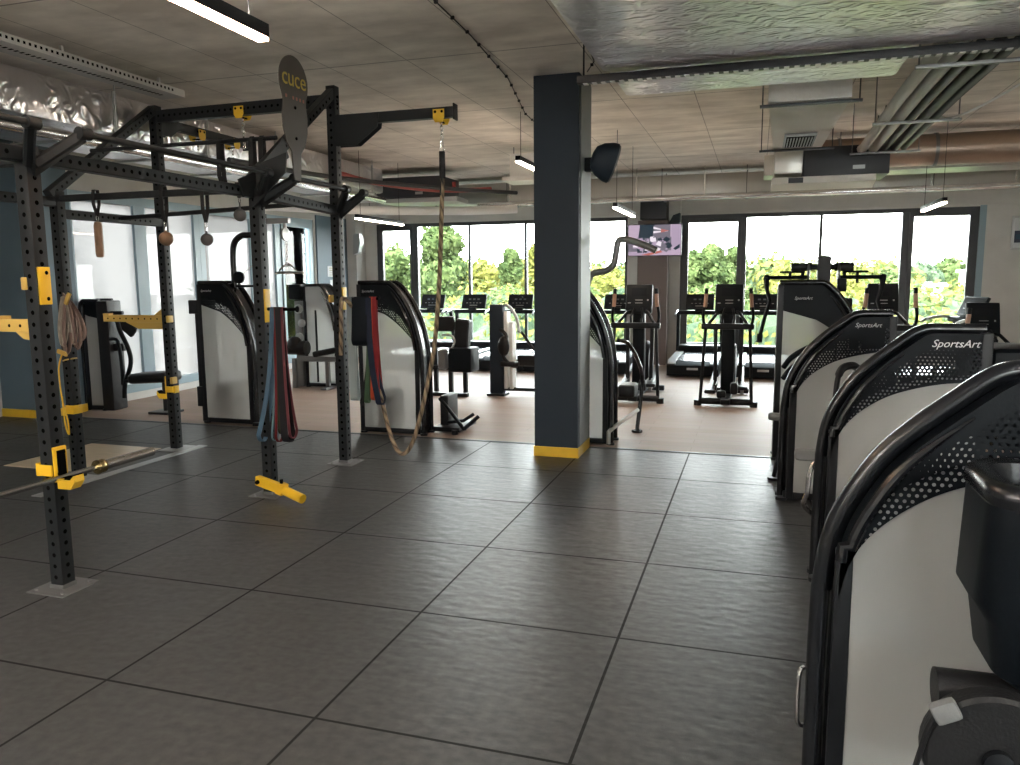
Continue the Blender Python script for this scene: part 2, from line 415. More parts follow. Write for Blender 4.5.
def thing(name, label, cat, loc=(0, 0, 0), rz=0., group=None):
    o = bpy.data.objects.new(name, None); C.objects.link(o); o.empty_display_size = .1
    o.location = loc; o.rotation_euler = (0, 0, rz); o['label'] = label; o['category'] = cat
    if group: o['group'] = group
    return o
def tag(o, label, cat, group=None):
    o['label'] = label; o['category'] = cat
    if group: o['group'] = group
    return o
def copy_thing(src, loc, rz, label, group=None):
    r = src.copy(); C.objects.link(r); r.location = loc; r.rotation_euler = (0, 0, rz); r['label'] = label
    if group: r['group'] = group
    for ch in src.children:
        c = ch.copy(); C.objects.link(c); c.parent = r
        for g in ch.children:
            d = g.copy(); C.objects.link(d); d.parent = c
    return r
def text_mesh(name, body, size, material, parent, loc, extrude=.002, shear=0., rot=(PI/2, 0, 0), spacing=1., align='CENTER'):
    cu = bpy.data.curves.new(name, 'FONT'); cu.body = body; cu.size = size; cu.extrude = extrude; cu.shear = shear
    cu.space_character = spacing; cu.align_x = align; cu.align_y = 'CENTER'; cu.resolution_u = 3
    t = bpy.data.objects.new(name+'_tmp', cu); C.objects.link(t)
    dg = bpy.context.evaluated_depsgraph_get(); dg.update()
    me = bpy.data.meshes.new_from_object(t.evaluated_get(dg))
    bpy.data.objects.remove(t); bpy.data.curves.remove(cu)
    me.transform(Euler(rot).to_matrix().to_4x4()); me.name = name
    me.materials.clear(); me.materials.append(M[material])
    o = bpy.data.objects.new(name, me); C.objects.link(o); o.parent = parent; o.location = loc
    return o
# ------------------------------------------------------------------ camera
cam = bpy.data.cameras.new('camera'); co = bpy.data.objects.new('camera', cam); C.objects.link(co)
yaw, pit, rol = .305694, .133108, -.0075705
f_ = V((-math.sin(yaw)*math.cos(pit), math.cos(yaw)*math.cos(pit), -math.sin(pit)))
r_ = V((math.cos(yaw), math.sin(yaw), 0)); u_ = r_.cross(f_)
cr, sr = math.cos(rol), math.sin(rol)
r2, u2 = r_*cr+u_*sr, u_*cr-r_*sr
mw = Matrix((r2, u2, -f_)).transposed().to_4x4(); mw.translation = V((.56654, -2.44213, 1.66979))
co.matrix_world = mw
cam.sensor_width = 36; cam.lens = 780.354/1020*36; cam.clip_start = .05; cam.clip_end = 500
S.camera = co
S.view_settings.view_transform = 'Standard'; S.view_settings.look = 'None'; S.view_settings.gamma = 1
S.view_settings.use_curve_mapping = False
S.view_settings.exposure = 2.0

# ------------------------------------------------------------------ world and sun
w = bpy.data.worlds.new('sky'); S.world = w; w.use_nodes = True
bg = w.node_tree.nodes['Background']; nt = w.node_tree
tc = nt.nodes.new('ShaderNodeTexCoord'); sp = nt.nodes.new('ShaderNodeSeparateXYZ'); nt.links.new(tc.outputs['Generated'], sp.inputs[0])
rp = nt.nodes.new('ShaderNodeValToRGB'); nt.links.new(sp.outputs[2], rp.inputs[0])
rp.color_ramp.elements[0].position = 0.; rp.color_ramp.elements[0].color = (1, .99, .97, 1)
rp.color_ramp.elements[1].position = .6; rp.color_ramp.elements[1].color = (.84, .93, 1., 1)
nt.links.new(rp.outputs[0], bg.inputs[0]); bg.inputs[1].default_value = 7.5
sun = bpy.data.lights.new('sun', 'SUN'); sun.energy = 7; sun.angle = .02; sun.color = (1, .95, .84)
so = bpy.data.objects.new('sun', sun); C.objects.link(so); so.rotation_euler = (math.radians(42), 0, math.radians(-28))

H = 3.45; HT = H-.004; XL, XR, YB, YF = -7.8, 5.4, 13., -6.

def struct(mb, name, mats, origin=None, parent=None, smooth=0):
    return mb.build(name, mats, parent, origin, smooth, 'structure' if parent is None else None)

m = MB(); m.span((-8.6, YF, -.12), (XR+.2, 5.03, 0)); struct(m, 'floor', 'rubber_floor')
m = MB(); m.span((-8.6, 5.045, -.12), (XR+.2, YB+.3, -.002)); struct(m, 'floor_laminate', 'laminate')
m = MB(); m.span((-8.6, 5.02, -.1), (XR, 5.055, .006), bev=.003); struct(m, 'trim_1', 'dark_frame')
m = MB(); m.span((-8.8, YF-.2, H), (XR+.3, YB+.3, H+.25)); struct(m, 'ceiling', 'concrete')
# right wall, wall behind the viewer with an opening added for fill light
m = MB(); m.span((XR, YF, 0), (XR+.2, YB+.2, H)); struct(m, 'wall_right', 'grey_wall')
m = MB(); m.span((-8.8, YF-.2, 0), (XR+.2, YF, 1.9)); m.span((-8.8, YF-.2, 2.85), (XR+.2, YF, H)); m.span((-8.8, YF-.2, 1.9), (1.8, YF, 2.85)); m.span((4.2, YF-.2, 1.9), (XR+.2, YF, 2.85))
struct(m, 'wall_back', 'grey_wall')

# front wall with the long window bands
WT = 2.83; SILL = .26
m = MB()
m.span((-8., YB, WT), (XR, YB+.2, H)); m.span((-8., YB, 0), (XR, YB+.2, SILL))
m.span((-8., YB, SILL), (-7.3, YB+.2, WT)); m.span((4.27, YB, SILL), (XR, YB+.2, WT))
m.span((-1.86, YB-.12, 0), (-.86, YB+.2, H))
m.span((-8., YB-.05, WT+.02), (XR, YB, WT+.06))
struct(m, 'wall_front', 'grey_wall')
m = MB(); m.span((-1.62, YB-.42, 0), (-1.06, YB-.12, 2.72)); struct(m, 'wall_front_pier', mat('taupe_paint', (.17, .135, .125), .6))
m = MB(); m.span((-8., YB-.06, SILL-.03), (XR, YB+.02, SILL), bev=.004); struct(m, 'trim_2', 'silver')

def window(name, pts_to_world, U0, U1, Z0, Z1, mull, fm, panes, sashes=(), fw=.06, dep=.1, handle=None, nfw=None):
    # u along the wall, n outward depth; pts_to_world(u, n, z)
    def sp(m, u0, u1, z0, z1, n0, n1, mi=0):
        a, b = pts_to_world(u0, n0, z0), pts_to_world(u1, n1, z1)
        m.span(a, b, mi, .004)
    m = MB()
    sp(m, U0, U0+fw, Z0, Z1, 0, dep); sp(m, U1-fw, U1, Z0, Z1, 0, dep)
    sp(m, U0+fw, U1-fw, Z0, Z0+fw, 0, dep); sp(m, U0+fw, U1-fw, Z1-fw, Z1, 0, dep)
    for u, wd in mull: sp(m, u-wd/2, u+wd/2, Z0+fw, Z1-fw, 0, dep)
    root = struct(m, name, fm)
    es = [U0+fw]+[x for u, wd in mull for x in (u-wd/2, u+wd/2)]+[U1-fw]
    for i in range(len(es)//2):
        a, b = es[2*i], es[2*i+1]
        if i in sashes:
            s = MB(); q = .075
            sp(s, a, a+q, Z0+fw, Z1-fw, -.02, .06); sp(s, b-q, b, Z0+fw, Z1-fw, -.02, .06)
            sp(s, a+q, b-q, Z0+fw, Z0+fw+q, -.02, .06); sp(s, a+q, b-q, Z1-fw-q, Z1-fw, -.02, .06)
            so_ = s.build('sash', fm, root, None, 0)
            hb = MB(); hu = b-q/2 if handle != 'left' else a+q/2
            sp(hb, hu-.012, hu+.012, 1.22, 1.30, -.035, -.02); sp(hb, hu-.01, hu+.01, 1.12, 1.28, -.06, -.04)
            hb.build('window_handle', 'silver', so_, None, 0)
            a += q; b -= q; z0, z1 = Z0+fw+q, Z1-fw-q
        else: z0, z1 = Z0+fw, Z1-fw
        g = MB(); sp(g, a, b, z0, z1, .04, .052)
        g.build('window_pane', panes[i] if isinstance(panes, (list, tuple)) else panes, root, None, 0)
    return root
FW = lambda u, n, z: (u, YB+.02+n, z)
window('window_1', FW, -7.3, -1.86, SILL, WT, [(-6.40, .10), (-5.18, .05), (-3.96, .05), (-2.8, .05)], 'dark_frame', 'glass', (0,), .07)
m = MB(); m.span((4.17, YB-.004, SILL), (4.272, YB+.16, WT+.02)); struct(m, 'trim_6', 'skylit_frame')
window('window_2', FW, -.86, 4.17, SILL, WT, [(.30, .09), (1.64, .055), (3.03, .11)], 'dark_frame', 'glass', (0, 3), .07, handle='right')

BWn = lambda u, n, z: (u, YF-.02-n, z)
window('fill_window', BWn, 1.8, 4.2, 1.9, 2.85, [(3.0, .08)], 'dark_frame', 'glass')  # unseen window, added so daylight fills in from behind the viewer
# left wall with tall windows, pillar and piers
LW = lambda u, n, z: (XL-.02-n, u, z)
m = MB()
m.span((XL-.25, 5.4, WT), (XL, YB+.2, H)); m.span((XL-.25, 5.4, 0), (XL, 11.3, .10))
m.span((XL-.25, 11.3, 0), (XL, YB+.1, WT))
m.span((-8.6, YF, 0), (-8.4, 5.4, H))
struct(m, 'wall_left', 'grey_wall')
m = MB(); m.span((XL, 11.36, 0), (XL+.03, 12.55, WT+.1)); struct(m, 'trim_3', 'blue_paint')
m = MB(); m.span((XL, 12.6, 0), (XL+.22, 13, WT+.3), bev=.004); struct(m, 'trim_4', 'grey_wall')
window('window_3', LW, 5.46, 7.98, .10, WT, [(6.74, .22)], 'skylit_frame', ['frosted', 'frosted'], (), .12, .14)
window('window_4', LW, 7.98, 9.40, .10, WT, [], 'skylit_frame', ['frosted'], (), .12, .14)
window('window_5', LW, 9.40, 11.32, .10, WT, [(10.1, .18)], 'skylit_frame', ['frosted', 'glass'], (1,), .10, .14)
m = MB(); m.span((-8.42, 4.85, 0), (-7.68, 5.42, 2.66), bev=.006); m.span((-8.42, 4.88, 2.66), (-7.7, 5.42, H)); struct(m, 'wall_left_pillar', 'blue_paint')
m = MB(); m.span((-8.43, 4.835, 0), (-7.66, 5.44, .10), bev=.004); struct(m, 'baseboard_left', 'yellow_paint')

# middle column
m = MB(); m.span((-1.395, 4.53, 0), (-.978, 5.04, H), bev=.006); struct(m, 'wall_column', 'navy')
m = MB(); m.span((-1.403, 4.522, 0), (-.970, 5.043, .095), bev=.004); struct(m, 'baseboard_column', 'yellow_paint')
m = MB(); m.span((-.978, 4.60, .1), (-.972, 5.03, H-.02)); struct(m, 'trim_5', mat('slate_paint', (.17, .18, .18), .55))

# ------------------------------------------------------------------ outside
m = MB(); m.span((-160, YB+6, -9.6), (160, 260, -9.5)); m.span((-160, -60, -9.6), (-12, YB+6, -9.5))
gm = mat('meadow', (.03, .03, .025), .9, var=.4, vscale=.2)
struct(m, 'ground', gm)
LEAF = {'green': leaf_mat('leaf_green', (.022, .036, .012), (.078, .102, .036)), 'yellow': leaf_mat('leaf_yellow_green', (.046, .053, .012), (.135, .128, .032)),
        'dark': leaf_mat('leaf_dark', (.028, .046, .028), (.066, .090, .052))}  # blue raised in the leaf colours to stand in for haze
def crown(kind, seed, w, h, n=9000, leaf=.26):
    rnd = random.Random(seed); bm = bmesh.new(); R = w/2
    lumps = []
    for i in range(64):
        if kind == 'cone':
            k = rnd.random()**.8; rad = (1-k)**.6*.95+.12; a = rnd.random()*2*PI; q = rad*(.5+.4*rnd.random())
            lumps.append((V((q*R*math.cos(a), q*R*math.sin(a), k*.95*h)), R*(.24+.22*(1-k))))
        else:
            a = rnd.random()*2*PI; k = rnd.random(); rad = math.sqrt(max(0, 1-(2*k-1)**2)); q = rad*(.35+.5*rnd.random())
            lumps.append((V((q*R*math.cos(a), q*R*math.sin(a), k*.92*h)), R*(.26+.14*rnd.random())))
    for c, r in lumps:          # twiggy hearts inside the leaf clumps
        t = bmesh.new(); bmesh.ops.create_icosphere(t, subdivisions=1, radius=r*.85)
        for v in t.verts: v.co = v.co*(1+.3*(rnd.random()-.5))
        t.transform(Matrix.Translation(c))
        mp = {v: bm.verts.new(v.co) for v in t.verts}
        for f in t.faces: bm.faces.new([mp[v] for v in f.verts])
        t.free()
    for i in range(n):
        c, r = lumps[rnd.randrange(len(lumps))]
        d = V((rnd.gauss(0, 1), rnd.gauss(0, 1), rnd.gauss(0, 1))).normalized()
        p = c+d*r*(.72+.42*rnd.random())
        s = leaf*(.6+.7*rnd.random()); u = (d.orthogonal()+V((rnd.gauss(0, .7), rnd.gauss(0, .7), rnd.gauss(0, .7)))).normalized(); w_ = d.cross(u).normalized()
        w_ = (w_+d*rnd.gauss(0, .6)).normalized()
        bm.faces.new([bm.verts.new(p+u*s*a+w_*s*b) for a, b in ((-1, 0), (-.2, -.6), (1, 0), (.2, .6))])
    me = bpy.data.meshes.new('foliage'); bm.to_mesh(me); bm.free()
    return me
def tree(label, x, y, ztop, width, kind='round', leaf='green', seed=1, zbase=None, group='trees outside the windows'):
    t = thing('tree', label, 'tree', (x, y, -9.5), random.random()*6, group)
    zb = (-9.5+4.5) if zbase is None else zbase
    me = crown(kind, seed, width, ztop-zb, leaf=.0042*math.hypot(x, y)); me.materials.append(LEAF[leaf])
    f = bpy.data.objects.new('foliage', me); C.objects.link(f); f.parent = t; f.location = (0, 0, zb+9.5)
    b = MB(); b.tube([(0, 0, 0), (.05, .02, 3.5), (0, .05, (zb+9.5)+(ztop-zb)*.6)], [.34, .26, .06], 8); b.build('trunk', 'bark', t)
    return t
def at(u, y, v=278):
    # world x,z of an image position at depth plane y (used only to survey the view)
    d = r2*((u-510)/780.354)+u2*((382.5-v)/780.354)+f_; k = (y+2.44213)/d.y
    return .56654+d.x*k, 1.66979+d.z*k
for lab, u, v, y, wpx, kind, leaf, seed in [
    ('bushy green tree seen in the narrow opening sash of the far window, left end', 392, 246, 44, 62, 'round', 'green', 1),
    ('tall cone-shaped green tree behind the hanging rope in the far window', 441, 224, 40, 74, 'cone', 'green', 2),
    ('low yellow-green tree right of the tall cone-shaped one', 483, 264, 46, 66, 'round', 'yellow', 3),
    ('slender green tree just left of the navy column', 511, 246, 38, 34, 'cone', 'green', 4),
    ('green tree whose edge shows against the left side of the navy column', 541, 244, 50, 52, 'cone', 'yellow', 5),
    ('bright yellow tree in the gap between navy column and television', 606, 272, 40, 62, 'round', 'yellow', 6),
    ('dark green tree on the slope below the television', 645, 262, 62, 80, 'round', 'dark', 7),
    ('left one of three green peaks in the opening sash right of the television', 693, 250, 44, 42, 'cone', 'green', 8),
    ('tallest, middle one of three green peaks in the opening sash right of the television', 713, 243, 45, 44, 'cone', 'green', 9),
    ('right one of three green peaks in the opening sash right of the television', 735, 247, 46, 40, 'cone', 'green', 10),
    ('pale bluish-green tree just right of the dark window post by the sash', 762, 259, 70, 34, 'round', 'dark', 11),
    ('yellow-green tree behind the pulldown machine arms', 797, 266, 48, 78, 'round', 'yellow', 12),
    ('yellow-green tree right of the pulldown machine tower', 852, 267, 44, 64, 'round', 'yellow', 13),
    ('green tree left of the rightmost window post', 885, 267, 50, 56, 'round', 'green', 14),
    ('dark green tree in the rightmost sash, left of the white building', 924, 266, 80, 36, 'round', 'dark', 15),
    ('light green tree rising behind the white building in the rightmost sash', 950, 263, 95, 46, 'round', 'green', 16),
    ('yellow-green tree in front of the white building in the rightmost sash', 962, 286, 46, 30, 'round', 'yellow', 17)]:
    x, z = at(u, y, v); d = (V((x, y, 0))-V((.57, -2.44, 0))).length
    tree(lab, x, y, z, wpx/780*d*1.25, kind, leaf, seed)
tree('green tree seen through the one clear window of the left wall', -22, 30, 4.6, 11, 'round', 'green', 21)
tree('tree standing far left, blurred by the frosted film of the left windows', -24, 17, 4.0, 9, 'round', 'yellow', 22)
# low wood below the windows, too dense to count
rnd = random.Random(5); m = MB()
for i in range(300):
    far = i >= 170
    yy = (48+rnd.random()*22) if far else (20+rnd.random()*20); uu = 350+rnd.random()*650; x, z = at(uu, yy, (267+rnd.random()*18) if far else (288+rnd.random()*42))
    if far and uu > 905: continue
    r = (1.6+1.5*rnd.random()) if far else (.8+.9*rnd.random()); c_ = V((x, yy, z-r*1.1)); t = bmesh.new(); bmesh.ops.create_icosphere(t, subdivisions=2, radius=r*.8)
    for v_ in t.verts: v_.co *= 1+.35*(rnd.random()-.5)
    mi = 0 if rnd.random() < .5 else 1
    t.transform(Matrix.Translation(c_) @ Matrix.Diagonal((1, 1, 1.3, 1))); m.merge(t, 2)
    for k in range(260):
        d_ = V((rnd.gauss(0, 1), rnd.gauss(0, 1), rnd.gauss(.3, 1))).normalized(); p = c_+V((d_.x, d_.y, d_.z*1.3))*r*(.8+.35*rnd.random())
        u__ = (d_.orthogonal()+V((rnd.gauss(0, .7), rnd.gauss(0, .7), rnd.gauss(0, .7)))).normalized(); w__ = (d_.cross(u__)+d_*rnd.gauss(0, .6)).normalized(); s_ = (.09+.09*rnd.random())*(2.2 if far else 1)
        m.poly([p-u__*s_, p-w__*s_*.6, p+u__*s_, p+w__*s_*.6], mi if rnd.random() < .8 else 1-mi)
wd = tag(m.build('undergrowth', [LEAF['green'], LEAF['yellow'], LEAF['dark']], None, None, 0, 'stuff'), 'dense bushes and low treetops massed below the far windows', 'bushes')
# far buildings
def building(label, x0, x1, y, z0, z1, mname, rows, cols, col=(.8, .8, .78)):
    t = thing('building', label, 'building', ((x0+x1)/2, y, -9.5)); wv = x1-x0; h = z1+9.5
    b = MB(); b.box((0, 3, h/2), (wv, 6, h), bev=.02); b.build('facade', mat(mname, (.62, .61, .58), .8), t)
    b = MB(); b.box((0, 3, h+.1), (wv+.5, 6.5, .25), bev=.03); b.build('roof', 'white', t)
    for r in range(rows):
        for c in range(cols):
            b = MB(); b.box((-wv/2+wv*(c+.5)/cols, -.02, h-1.6-2.9*r), (wv/cols*.55, .08, 1.4), bev=.02); b.build('building_window', 'grey_metal', t)
x, z = at(965, 76, 272); x2, _ = at(938, 76, 272)
building('white flat-roofed block in the rightmost sash, taller of the two buildings', x2+3.0, x+2.6, 76, -9.5, z, 'white_render', 3, 3)
x, z = at(944, 62, 286); x2, _ = at(914, 62, 286)
building('long low white building in the rightmost sash, below the dark tree', x2, x, 62, -9.5, z, 'white_render_low', 2, 6)
x, z = at(632, 58, 300); x2, _ = at(606, 58, 300)
building('pale house low in the window gap beside the navy column', x2, x, 58, -9.5, z, 'pale_render', 1, 3)
# ------------------------------------------------------------------ things under the ceiling
def rods(m, pts, z0, z1, r=.006, mi=0):
    for x, y in pts: m.cyl((x, y, z0), (x, y, HT if z1 == H else z1), r, 6, mi)

def rect_duct(m, a, b, bev=.03, mi=0): m.span(a, b, mi, bev)

# big foil duct, top right
t = thing('air_duct', 'large crumpled silver foil duct hanging at the upper right', 'duct', (.7, 1.2, 3.0))
m = MB(); m.span((-.45, -3.0, 3.0), (3.0, 2.86, 3.40), bev=.04); m.span((-.42, 2.80, 3.005), (1.42, 3.62, 3.38), bev=.04)
m.build('duct_body', 'foil_big', t, t.location, 40)
m = MB(); m.span((-.62, 2.84, 2.945), (2.2, 2.90, 2.995), bev=.004)
for i in range(46): m.span((-.58+i*.06, 2.845, 2.941), (-.55+i*.06, 2.895, 2.9449), 1)
rods(m, [(-.58, 2.87), (2.1, 2.87)], 2.97, H)
m.build('support_rail', ['black', 'white'], t, t.location)
# branch duct with grille
t = thing('air_duct', 'white wrapped branch duct with a square grille underneath', 'duct', (.88, 5.1, 2.96))
m = MB(); m.prism([(.60, 3.95, 2.96), (1.18, 3.95, 2.96), (1.14, 6.35, 2.96), (.68, 6.35, 2.96)], (0, 0, .34)); m.build('duct_body', 'white_wrap', t, t.location)
for k in range(2):
    m = MB(); m.span((.54, 4.0+2.25*k, 2.935), (1.26, 4.03+2.25*k, 2.957), bev=.003)
    rods(m, [(.56, 4.02+2.25*k), (1.24, 4.02+2.25*k)], 2.94, H); m.build('support_rail', 'dark_frame', t, t.location)
m = MB(); m.span((.76, 5.35, 2.935), (1.04, 6.05, 2.958), bev=.004); m.span((.78, 5.40, 2.928), (1.02, 6.0, 2.934), 1)
for i in range(9): m.span((.79+i*.026, 5.42, 2.922), (.80+i*.026, 5.98, 2.934), 0)
m.build('grille', ['grey_metal', 'void'], t, t.location)
# fan coil unit right
t = thing('fan_coil_unit', 'black ceiling fan unit with pale skirt, right of the television', 'air conditioner', (1.35, 7.1, 2.66))
m = MB(); m.span((1.0, 6.85, 2.74), (1.86, 7.5, 3.05), bev=.01); m.span((1.5, 6.845, 2.80), (1.62, 6.855, 2.84), 1); m.build('casing', ['unit_black', 'silver'], t, t.location)
m = MB(); m.span((.70, 6.7, 2.76), (.99, 7.5, 3.02), bev=.015); m.build('plenum', 'foil_flat', t, t.location)
m = MB(); m.prism([(.68, 6.75, 2.66), (1.72, 6.75, 2.66), (1.78, 7.5, 2.66), (.68, 7.5, 2.66)], (0, 0, .07)); m.span((.85, 6.73, 2.665), (1.0, 6.752, 2.72), 1); m.span((1.45, 6.73, 2.665), (1.62, 6.752, 2.72), 0)
m.build('skirt', ['white_wrap', 'unit_black'], t, t.location)
m = MB(); rods(m, [(1.05, 6.9), (1.8, 6.9), (1.05, 7.45), (1.8, 7.45), (.75, 6.9)], 3.0, H); m.build('hanger', 'dark_frame', t, t.location)
# bundle of lagged pipes
t = thing('pipe_bundle', 'sloping bundle of five grey lagged pipes at the upper right', 'pipes', (1.7, 4.8, 3.0))
for i, (x, r, mm) in enumerate(((1.55, .045, 'pipe_grey'), (1.66, .045, 'pipe_grey'), (1.76, .032, 'pipe_dark'), (1.86, .04, 'pipe_dark'), (1.95, .03, 'pipe_dark'))):
    m = MB(); m.tube([(x, 2.92, 3.0), (x, 4.3, 3.0), (x+.01, 5.6, 2.99), (x+.02, 6.75, 2.98), (x+.02, 6.8, 3.0)], r, 12); m.build('pipe', mm, t, t.location)
for y in (3.1, 5.0, 6.7):
    m = MB(); m.span((1.45, y-.02, 2.925), (2.12, y+.02, 2.945), bev=.002); rods(m, [(1.47, y), (2.10, y)], 2.93, H); m.build('bracket', 'grey_metal', t, t.location)
m = MB(); m.tube(smooth_path([(2.35, 2.7, 3.3), (2.28, 3.2, 3.0), (2.2, 4.2, 2.95), (2.05, 5.0, 2.95), (2.0, 5.6, 3.1)], 6), .010, 8)
tag(m.build('flexible_conduit', 'white', None, (2.2, 4.2, 2.95)), 'thin white flexible conduit beside the grey pipe bundle', 'conduit')
# big warm-toned round duct across the right
def round_duct(label, x0, x1, y, z, r, mm, joints):
    t = thing('air_duct', label, 'duct', ((x0+x1)/2, y, z))
    m = MB(); m.cyl((x0, y, z), (x1, y, z), r, 28); m.build('duct_body', mm, t, t.location, 50)
    m = MB()
    for x in joints: m.tube([(x-.02, y, z), (x+.02, y, z)], r+.012, 28)
    for x in joints[::2]: rods(m, [(x, y-r-.012), (x, y+r+.012)], z, H)
    m.build('duct_collar', 'grey_metal', t, t.location, 50)
round_duct('brownish round duct crossing the upper right behind the pipe bundle', 1.1, 5.38, 8.6, 3.20, .19, 'bronze_duct', (1.5, 2.6, 3.7))
m = MB(); m.span((.6, 9.3, 3.06), (5.38, 9.9, 3.34), bev=.02); rods(m, [(1.6, 9.6), (3.4, 9.6)], 3.3, H)
tag(m.build('air_duct', 'foil_flat', None, (2.7, 9.6, 3.06)), 'flat grey duct running just behind the brownish round duct', 'duct')
# long duct along the window wall
t = thing('air_duct', 'long grey foil duct along the ceiling above the far windows', 'duct', (-1.3, 11.3, 2.98))
m = MB(); m.span((-6.9, 11.0, 2.98), (5.38, 11.6, 3.34), bev=.03); m.build('duct_body', 'foil_flat', t, t.location)
for i in range(9):
    m = MB(); x = -6.4+i*1.35; m.span((x-.02, 10.97, 2.955), (x+.02, 11.63, 2.975)); rods(m, [(x, 10.98), (x, 11.62)], 2.96, H); m.build('hanger', 'dark_frame', t, t.location)
m = MB(); m.cyl((-4.2, 10.85, 2.95), (5.38, 10.85, 2.95), .045, 12)
for i in range(8): m.span((-3.6+i*1.1-.012, 10.84, 2.95), (-3.6+i*1.1+.012, 10.86, HT))
tag(m.build('condensate_pipe', 'bright_pipe', None, (0, 10.85, 2.95)), 'bright white pipe hung along the front of the long foil duct', 'pipe')
m = MB(); m.tube(smooth_path([(-7.2, 8.6, 2.86), (-6.0, 9.3, 2.81), (-4.9, 9.7, 2.79), (-4.0, 10.3, 2.81), (-3.4, 10.6, 2.84)], 6), .07, 12)
tag(m.build('flexible_duct', 'white', None, (-5, 9.7, 2.84)), 'pale curved flexible hose under the black fan unit on the left', 'hose')
# left foil duct, cable tray, small pipes
t = thing('air_duct', 'crumpled silver foil duct along the upper left above the rack', 'duct', (-5.65, 3.5, 3.0))
m = MB(); m.span((-6.25, -3, 2.99), (-5.06, 8.9, 3.36), bev=.05); m.build('duct_body', 'foil', t, t.location)
for i in range(7):
    m = MB(); y = 1.0+i*1.25; m.span((-6.3, y-.025, 2.965), (-5.03, y+.025, 2.985)); m.span((-5.058, y-.02, 2.965), (-5.045, y+.02, 3.37)); rods(m, [(-6.28, y), (-5.045, y)], 2.97, H); m.build('duct_strap', 'silver', t, t.location)
m = MB(); m.cyl((-5.12, -2.5, 2.90), (-5.12, 9.0, 2.90), .05, 12)
for i in range(6): m.span((-5.13, 1.2+i*1.5, 2.9), (-5.11, 1.22+i*1.5, 3.0))
tag(m.build('water_pipe', 'bright_pipe', None, (-5.12, 3, 2.90)), 'white pipe hung below the edge of the left foil duct', 'pipe')
m = MB()
m.span((-4.66, -3, 3.305), (-4.42, 3.66, 3.312)); m.span((-4.42, -3, 3.305), (-4.412, 3.66, 3.365)); m.span((-4.668, -3, 3.305), (-4.66, 3.66, 3.365))
for i in range(140):
    y = -2.9+i*.046; m.span((-4.411, y, 3.328), (-4.409, y+.018, 3.348), 1); m.span((-4.56, y, 3.303), (-4.52, y+.018, 3.3049), 1)
for i in range(5): m.span((-4.55, -.6+i*1.02, 3.36), (-4.53, -.58+i*1.02, HT)); m.span((-4.66, -.6+i*1.02, 3.36), (-4.42, -.58+i*1.02, 3.366))
tag(m.build('cable_tray', ['tray', 'void'], None, (-4.54, 1, 3.305)), 'perforated metal cable tray under the ceiling at the upper left', 'cable tray')
# black fan unit left with red sprinkler pipe
t = thing('fan_coil_unit', 'black ceiling fan unit with foil box, above the far left window', 'air conditioner', (-5.0, 9.7, 2.95))
m = MB(); m.span((-5.45, 9.4, 2.98), (-4.3, 10.2, 3.30), bev=.01); m.span((-4.75, 9.393, 3.02), (-4.62, 9.402, 3.06), 1); m.build('casing', ['unit_black', 'silver'], t, t.location)
m = MB(); m.span((-6.2, 9.4, 3.0), (-5.46, 10.2, 3.32), bev=.02); m.build('plenum', 'foil', t, t.location)
m = MB(); m.prism([(-5.4, 9.45, 2.90), (-4.05, 9.45, 2.90), (-4.1, 10.1, 2.90), (-5.3, 10.1, 2.90)], (0, 0, .07)); m.build('skirt', 'silver', t, t.location)
m = MB(); m.tube(smooth_path([(-4.97, 7.2, 3.12), (-4.8, 8.0, 3.06), (-4.35, 8.7, 3.02), (-4.0, 9.2, 3.03), (-3.6, 9.8, 3.1)], 5), .035, 10); m.cyl((-4.0, 9.2, 3.03), (-4.0, 9.2, 3.16), .03, 10)
tag(m.build('sprinkler_pipe', 'red_pipe', None, (-4.5, 8.5, 3.05)), 'dark red sprinkler pipe in front of the left fan unit', 'pipe')
m = MB(); m.tube(smooth_path([(-4.98, 5.0, 2.97), (-4.7, 6.8, 2.98), (-3.9, 8.4, 2.98), (-3.1, 9.6, 3.0)], 5), .03, 10)
for p in ((-4.7, 6.8), (-3.9, 8.4)): m.cyl((*p, 2.99), (*p, HT), .006, 6)
tag(m.build('service_pipe', 'pipe_dark', None, (-4.6, 7.2, 2.99)), 'thin dark pipe running back from the rack towards the left fan unit', 'pipe')
t = thing('ventilation_box', 'small white ceiling box with a flared outlet left of the navy column', 'vent', (-2.55, 8.2, 2.98))
m = MB(); m.box((-2.55, 8.2, 3.2), (.34, .34, .30), bev=.01); m.build('casing', 'white', t, t.location)
m = MB(); m.prism([(-2.8, 7.95, 2.98), (-2.3, 7.95, 2.98), (-2.3, 8.45, 2.98), (-2.8, 8.45, 2.98)], (0, 0, .06)); m.build('outlet', 'white', t, t.location)
m = MB(); rods(m, [(-2.68, 8.1), (-2.42, 8.3)], 3.3, H); m.build('hanger', 'dark_frame', t, t.location)
